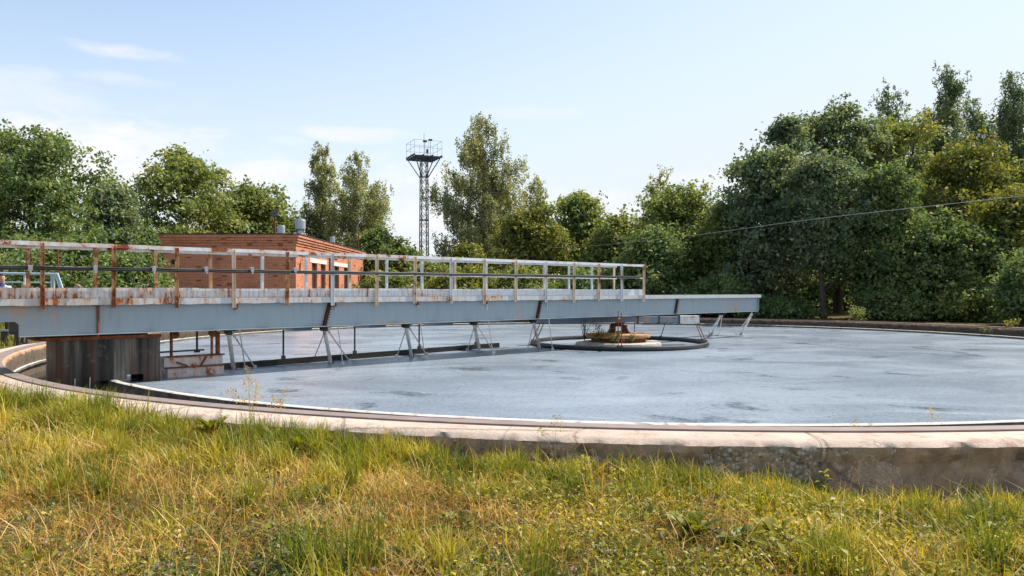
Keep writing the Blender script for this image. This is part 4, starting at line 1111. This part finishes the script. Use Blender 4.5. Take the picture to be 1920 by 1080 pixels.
# leafy ground herbs, thickest at the lower right
def d_herb(x, y):
    p = pxof(x, y); n = vn(x, y, 2.2, 41.); r = np.hypot(x-CX, y-CY)-R_OUT
    return np.clip((n-.35)*2.4, .02, 1)*np.clip(.15+.85*(p-700)/700, .1, 1)*np.clip(r/1.2, .15, 1)
xy = scatter(62000, d_herb, ymax=9); z = gz(xy); P = np.stack([xy[:, 0], xy[:, 1], z+.015+.11*RNG.random(len(xy))**1.5], 1)
tag(quads('ground_herbs', leaves(P, np.zeros_like(P), .028, .6, .9, 0, .6, .1), RNG.random(len(P)), M['g_herb']), kind='stuff')
xy = scatter(2600, d_herb, ymax=8); z = gz(xy); P = np.stack([xy[:, 0], xy[:, 1], z+.04+.12*RNG.random(len(xy))], 1)
tag(quads('broad_herbs', leaves(P, np.zeros_like(P), .062, .5, .9, 0, .7, .0), RNG.random(len(P))*.8+.1, M['g_herb']), kind='stuff')
def d_clov(x, y):
    p = pxof(x, y); n = vn(x, y, 2., 51.)
    return np.clip((n-.3)*2.4, .02, 1)*np.exp(-((p-620)/420)**2)*np.clip((5.6-y)/1.2, 0, 1)
xy = scatter(15000, d_clov, ymin=3.2, ymax=5.8); z = gz(xy); P = np.stack([xy[:, 0], xy[:, 1], z+.01+.07*RNG.random(len(xy))], 1)
tag(quads('clover_leaves', leaves(P, np.zeros_like(P), .024, .85, 1., 0, .5, .1), RNG.random(len(P)), M['g_clov']), kind='stuff')
xy = scatter(90, d_clov, ymin=3.2, ymax=5.6); P = []
for c in xy:
    zc = ground_z(*c)+random.uniform(.05, .11); P.append(np.array([c[0], c[1], zc])+sph(26)*.009)
P = np.concatenate(P); tag(quads('clover_flowers', leaves(P, np.zeros_like(P), .011, .6, .6, 0, .8, -.5), RNG.random(len(P)), M['flower']), kind='stuff')
# rough grass beyond the left end of the bridge and along the outside of the wall
xy = np.stack([RNG.uniform(-24, -9, 30000), RNG.uniform(12, 30, 30000)], 1); ok = np.hypot(xy[:, 0]-CX, xy[:, 1]-CY) > R_OUT+.1; xy = xy[ok]
tag(blades('rough_grass', xy, .10+.25*RNG.random(len(xy)), RNG.uniform(.1, .8, len(xy)), .012+.01*RNG.random(len(xy)), RNG.random(len(xy)), M['g_green']), kind='stuff')

def rosette(px, py, n, ln, wd, label, upr=.6, mat='g_herb', name='weed_plant'):
    """broad leaved plant: leaves with a folded midrib spreading from one root"""
    d = 1.62*F/(py-YH)
    for _ in range(4):
        x = (px-960)/F*d; d = -ground_z(x, d)*F/(py-YH)
    z = ground_z(x, d); o = empty(name, (x, d, z), label, 'weed')
    V = []; T = []
    for i in range(n):
        a = i*2.4+random.random(); L = ln*random.uniform(.6, 1.15); W = wd*random.uniform(.7, 1.2); el = upr*random.uniform(.6, 1.3)
        c, s = math.cos(a), math.sin(a); sd = np.array([-s, c, 0]); tt = random.random(); prev = None
        for q in range(8):
            t = q/7; r = L*(t*math.cos(el)); zz = L*(t*math.sin(el)-.42*t*t*math.sin(el)*1.2)+.01
            w = W*math.sin(PI*min(1, .06+t*.94))**.8*(1+.12*math.sin(q*2.6+i))*.5
            cc = np.array([c*r, s*r, zz]); cur = (cc-sd*w+np.array([0, 0, w*.35]), cc, cc+sd*w+np.array([0, 0, w*.35]))
            if prev is not None:
                V.append([prev[0], prev[1], cur[1], cur[0]]); V.append([prev[1], prev[2], cur[2], cur[1]]); T += [tt*.6+random.random()*.2]*2
            prev = cur
    quads('leaves', np.array(V), np.array(T), M[mat], o); return o
rosette(1300, 1015, 17, 0.32, 0.073, 'broad leaved dock plant left of its lush neighbour on the right grass', 1.17)
rosette(1385, 1030, 16, 0.26, 0.058, 'lush light green weed between two dock plants', 0.91)
rosette(1450, 1020, 13, 0.31, 0.068, 'dock plant with a pale curled leaf right of the lush weed', 1.04)
rosette(1430, 955, 18, 0.24, 0.068, 'leafy weed below the wall behind the dock plants', 1.25)
rosette(1180, 900, 11, 0.21, 0.039, 'small narrow leaved weed in the straw near the wall', 1.25)
rosette(395, 815, 13, 0.41, 0.087, 'broad leaved weed at the foot of the pale wall on the left', 0.91)
rosette(562, 852, 16, 0.41, 0.058, 'dark green weed against the broken end of the wall', 1.25, 'g_green')
rosette(860, 985, 13, 0.19, 0.049, 'small weed in the middle of the dry grass', 1.04)
rosette(960, 1010, 13, 0.17, 0.049, 'small weed near the bottom edge of the picture', 1.04)
# tall yellow weed with a stem and paired leaves
def stemweed(px, py, h, label, mat='g_herb', n=9, ln=.09):
    d = 1.62*F/(py-YH)
    for _ in range(4):
        x = (px-960)/F*d; d = -ground_z(x, d)*F/(py-YH)
    z = ground_z(x, d); o = empty('weed_plant', (x, d, z), label, 'weed')
    k = MB(); k.tube([(0, 0, 0), (.01, 0, h*.5), (0, .01, h)], [.005, .004, .002], 5); k.build('stem', M['stem'], o)
    V = []; T = []
    for i in range(n):
        zz = h*(.15+.85*i/n); a = i*2.2
        for s in (0, PI):
            c, q = math.cos(a+s), math.sin(a+s); L = ln*random.uniform(.7, 1.2); sd = np.array([-q, c, 0])*L*.2; b = np.array([0, 0, zz])
            m = b+np.array([c*L*.5, q*L*.5, L*.35]); e = b+np.array([c*L, q*L, L*.25]); V.append([b, m+sd, e, m-sd]); T.append(.3+.6*random.random())
    quads('leaves', np.array(V), np.array(T), M[mat], o)
M['stem'] = m_plain('green_stem', (.13, .15, .04), .7)
stemweed(1096, 935, .34, 'tall yellow green weed with paired leaves near the wall')
stemweed(1550, 935, .26, 'slender leafy weed in the grass below the wall right of centre', n=7)
stemweed(1890, 880, .30, 'leafy weed at the right picture edge before the wall', 'g_green', 8)
# seeding grasses that stand out against the water
def seedgrass(px, py, tops, label, mat='g_dry'):
    d = 1.55*F/(py-YH)
    for _ in range(4):
        x = (px-960)/F*d; d = -ground_z(x, d)*F/(py-YH)
    z = ground_z(x, d); o = empty('seeding_grass', (x, d, z), label, 'grass plant')
    k = MB(); V = []; T = []
    for tx, ty in tops:
        w = at(tx, ty, d)-Vector((x, d, z)); w.y += random.uniform(-.1, .1)
        pts = [Vector((random.gauss(0, .02), random.gauss(0, .02), 0))]; 
        for i in range(1, 7):
            t = i/6; pts.append(Vector((w.x*t**1.7, w.y*t**1.7, w.z*(t+.08*math.sin(PI*t)))))
        k.tube(pts, [.0022-.0014*i/6 for i in range(7)], 4)
        for q in range(70):
            t = random.random()**.8; c = pts[4]+(pts[6]-pts[4])*t; sp_ = .065*(1-t*.75)
            c = np.array(c)+np.array([random.gauss(0, sp_), random.gauss(0, sp_*.6), random.gauss(0, .012)]); a = RNG.normal(size=3); a[2] = abs(a[2])+.6; a = a/np.linalg.norm(a)*.016; b = RNG.normal(size=3)*.0045
            V.append([c, c+a*.5+b, c+a, c+a*.5-b]); T.append(.45+.5*random.random())
    k.build('stalks', M['straw'], o); quads('seed_heads', np.array(V), np.array(T), M[mat], o)
M['straw'] = m_plain('straw_stalk', (.42, .31, .14), .7)
seedgrass(468, 835, [(458, 690), (470, 705), (490, 715), (440, 725), (480, 740)], 'tall pale seeding grass standing before the nearest scraper leg')
seedgrass(520, 830, [(536, 728), (515, 742), (525, 750), (420, 735)], 'shorter seeding grass right of the tallest seeding clump')
seedgrass(1752, 905, [(1748, 764), (1640, 805)], 'single seeding grass stalk over the right part of the wall')
seedgrass(1610, 900, [(1598, 786), (1630, 800)], 'drooping seeding grass stalk left of the single one over the wall')
seedgrass(1040, 880, [(1044, 782), (1010, 800)], 'thin seeding grass over the middle of the wall', 'g_green')
# sapling and tufts on the walls, weeds on the pier
def small_shrub(loc, w, h, mat, label, n=260, leaf=.09, seed=3, cat='plant', name='sapling'):
    global RNG
    RNG = np.random.default_rng(seed); random.seed(seed)
    o = empty(name, loc, label, cat); k = MB(); P = []
    for i in range(9):
        e = Vector((random.gauss(0, w*.33), random.gauss(0, w*.33), h*random.uniform(.5, 1))); limb(k, (0, 0, 0), e, .012, .004); m = n//9
        t = RNG.random(m)**.6; P.append(np.array(e)[None]*t[:, None]+RNG.normal(size=(m, 3))*w*.13)
    P = np.concatenate(P); P = P[P[:, 2] > .01]; quads('foliage', leaves(P, np.zeros_like(P), leaf, .55), RNG.random(len(P)), M[mat], o); k.build('stems', M['bark'], o)
small_shrub((*at(1608, 0, 34.2)[:2], -1.45), .75, .75, 'l_mid', 'young leafy sapling growing out of the far wall', 420, .11, 3)
small_shrub((*at(1893, 0, 28.0)[:2], -1.40), .5, .35, 'l_yel', 'small yellow plant on top of the far wall at the right', 160, .09, 4)
small_shrub((*at(1850, 0, 27.9)[:2], -1.55), .35, .2, 'l_yel', 'tiny yellow tuft low on the far wall', 80, .07, 5)
small_shrub((*at(1062, 0, 36.6)[:2], -1.38), 1.2, .35, 'l_mid', 'green tuft on the far wall behind the centre pier', 200, .1, 6)
small_shrub((*at(1125, 0, 22.45)[:2], -1.50), .55, .55, 'l_yel', 'largest yellow weed growing at the left side of the centre pier', 300, .05, 7)
small_shrub((*at(1152, 0, 22.10)[:2], -1.50), .45, .38, 'l_yel', 'yellow weed at the front of the centre pier', 200, .05, 8)
small_shrub((*at(1185, 0, 22.15)[:2], -1.50), .30, .25, 'l_yel', 'smallest yellow weed on the right front of the centre pier', 120, .045, 9)
small_shrub((*at(1096, 0, 22.8)[:2], -1.50), .3, .75, 'l_yel', 'thin wispy weed standing left of the centre pier plants', 60, .05, 10)

# ------------------------------------------------------------------ sun, sky, camera
SUN_EL, SUN_AZ = math.radians(50), math.radians(58)      # azimuth clockwise from +y
sun = bpy.data.lights.new('sun', 'SUN'); sun.energy = 4.6; sun.angle = math.radians(.53); sun.color = (1., .93, .82)
so = bpy.data.objects.new('sun', sun); COL.objects.link(so)
sv = Vector((math.sin(SUN_AZ)*math.cos(SUN_EL), math.cos(SUN_AZ)*math.cos(SUN_EL), math.sin(SUN_EL)))
so.rotation_euler = sv.to_track_quat('Z', 'Y').to_euler(); so.location = sv*50
W = bpy.data.worlds.new('World'); SC.world = W; W.use_nodes = True
t = NT.__new__(NT); t.t = W.node_tree; t.t.nodes.clear()
sky = t.n('TexSky', sky_type='NISHITA', sun_disc=False, sun_elevation=SUN_EL, sun_rotation=SUN_AZ, air_density=1.1, dust_density=.7, ozone_density=1.2, altitude=100.)
dirv = t.n('TexCoord').outputs['Generated']
xyz = t.n('SeparateXYZ', {'Vector': dirv}); X, Y, Z = xyz.outputs
az = t.math('ARCTAN2', X, Y); el = t.math('ARCSINE', Z)
nv = t.n('CombineXYZ', {0: az, 1: t.math('MULTIPLY', el, 2.6), 2: 0.}).outputs[0]
cn = t.noise(nv, 5., 8, .58, .3); cf = t.noise(nv, 16., 6, .6)
cnn = t.math('ADD', t.math('MULTIPLY', t.math('SUBTRACT', cn, .5), 5.5), t.math('MULTIPLY', t.math('SUBTRACT', cf, .5), 2.))
dens = None
for px, py, wx, wy, k in ((190, 270, 330, 70, 1.), (440, 330, 260, 60, 1.), (60, 190, 260, 60, .5), (225, 96, 110, 16, .75), (270, 255, 90, 22, .8), (680, 252, 110, 16, .7), (800, 380, 170, 85, 1.), (1180, 385, 230, 50, 1.), (1330, 340, 130, 30, .9), (60, 145, 70, 20, .5), (220, 150, 90, 16, .5), (950, 480, 900, 60, .8), (1000, 210, 150, 12, .3), (-700, 250, 500, 90, 1.), (2700, 260, 600, 90, 1.)):
    a0 = math.atan((px-960)/F); e0 = math.atan((YH-py)/F*math.cos(a0)); sx, sy = wx/F, wy/F
    q = t.math('ADD', t.math('POWER', t.math('ABSOLUTE', t.math('MULTIPLY', t.math('SUBTRACT', az, a0), 1/sx)), 2.), t.math('POWER', t.math('ABSOLUTE', t.math('MULTIPLY', t.math('SUBTRACT', el, e0), 1/sy)), 2.))
    b = t.math('SUBTRACT', 1., q); b = t.math('ADD', b, cnn); b = t.math('MULTIPLY', t.step(b, -.1, 1.5), k)
    b = t.math('MULTIPLY', b, t.step(q, 2.6, .6))
    dens = b if dens is None else t.math('MAXIMUM', dens, b)
haze = t.math('ADD', t.math('MULTIPLY', t.step(el, .44, .04), .62), t.math('MULTIPLY', t.step(az, -.65, .55), .42))
haze = t.math('MINIMUM', t.math('ADD', haze, .12), .95)
white = t.mix(haze, sky.outputs[0], (4.1, 4.45, 4.75))
colr = t.mix(t.math('MULTIPLY', dens, .95), white, (4.95, 4.9, 4.9))
bg = t.n('Background', {'Color': colr, 'Strength': .118}); ow = t.t.nodes.new('ShaderNodeOutputWorld'); t.t.links.new(bg.outputs[0], ow.inputs[0])

cam = bpy.data.cameras.new('camera'); cam.sensor_width = 36; cam.lens = F/1920*36; cam.clip_start = .05; cam.clip_end = 3000
cam.shift_y = (YH-540)/1920
co = bpy.data.objects.new('camera', cam); COL.objects.link(co); co.location = (0, 0, 0); co.rotation_euler = (PI/2, 0, 0); SC.camera = co
SC.view_settings.view_transform = 'Standard'; SC.view_settings.look = 'None'; SC.view_settings.gamma = 1; SC.view_settings.exposure = .8
try: SC.view_settings.use_curve_mapping = False
except Exception: pass
SC.cycles.max_bounces = 6; SC.cycles.diffuse_bounces = 3; SC.cycles.glossy_bounces = 3; SC.cycles.transmission_bounces = 3
SC.cycles.use_denoising = True
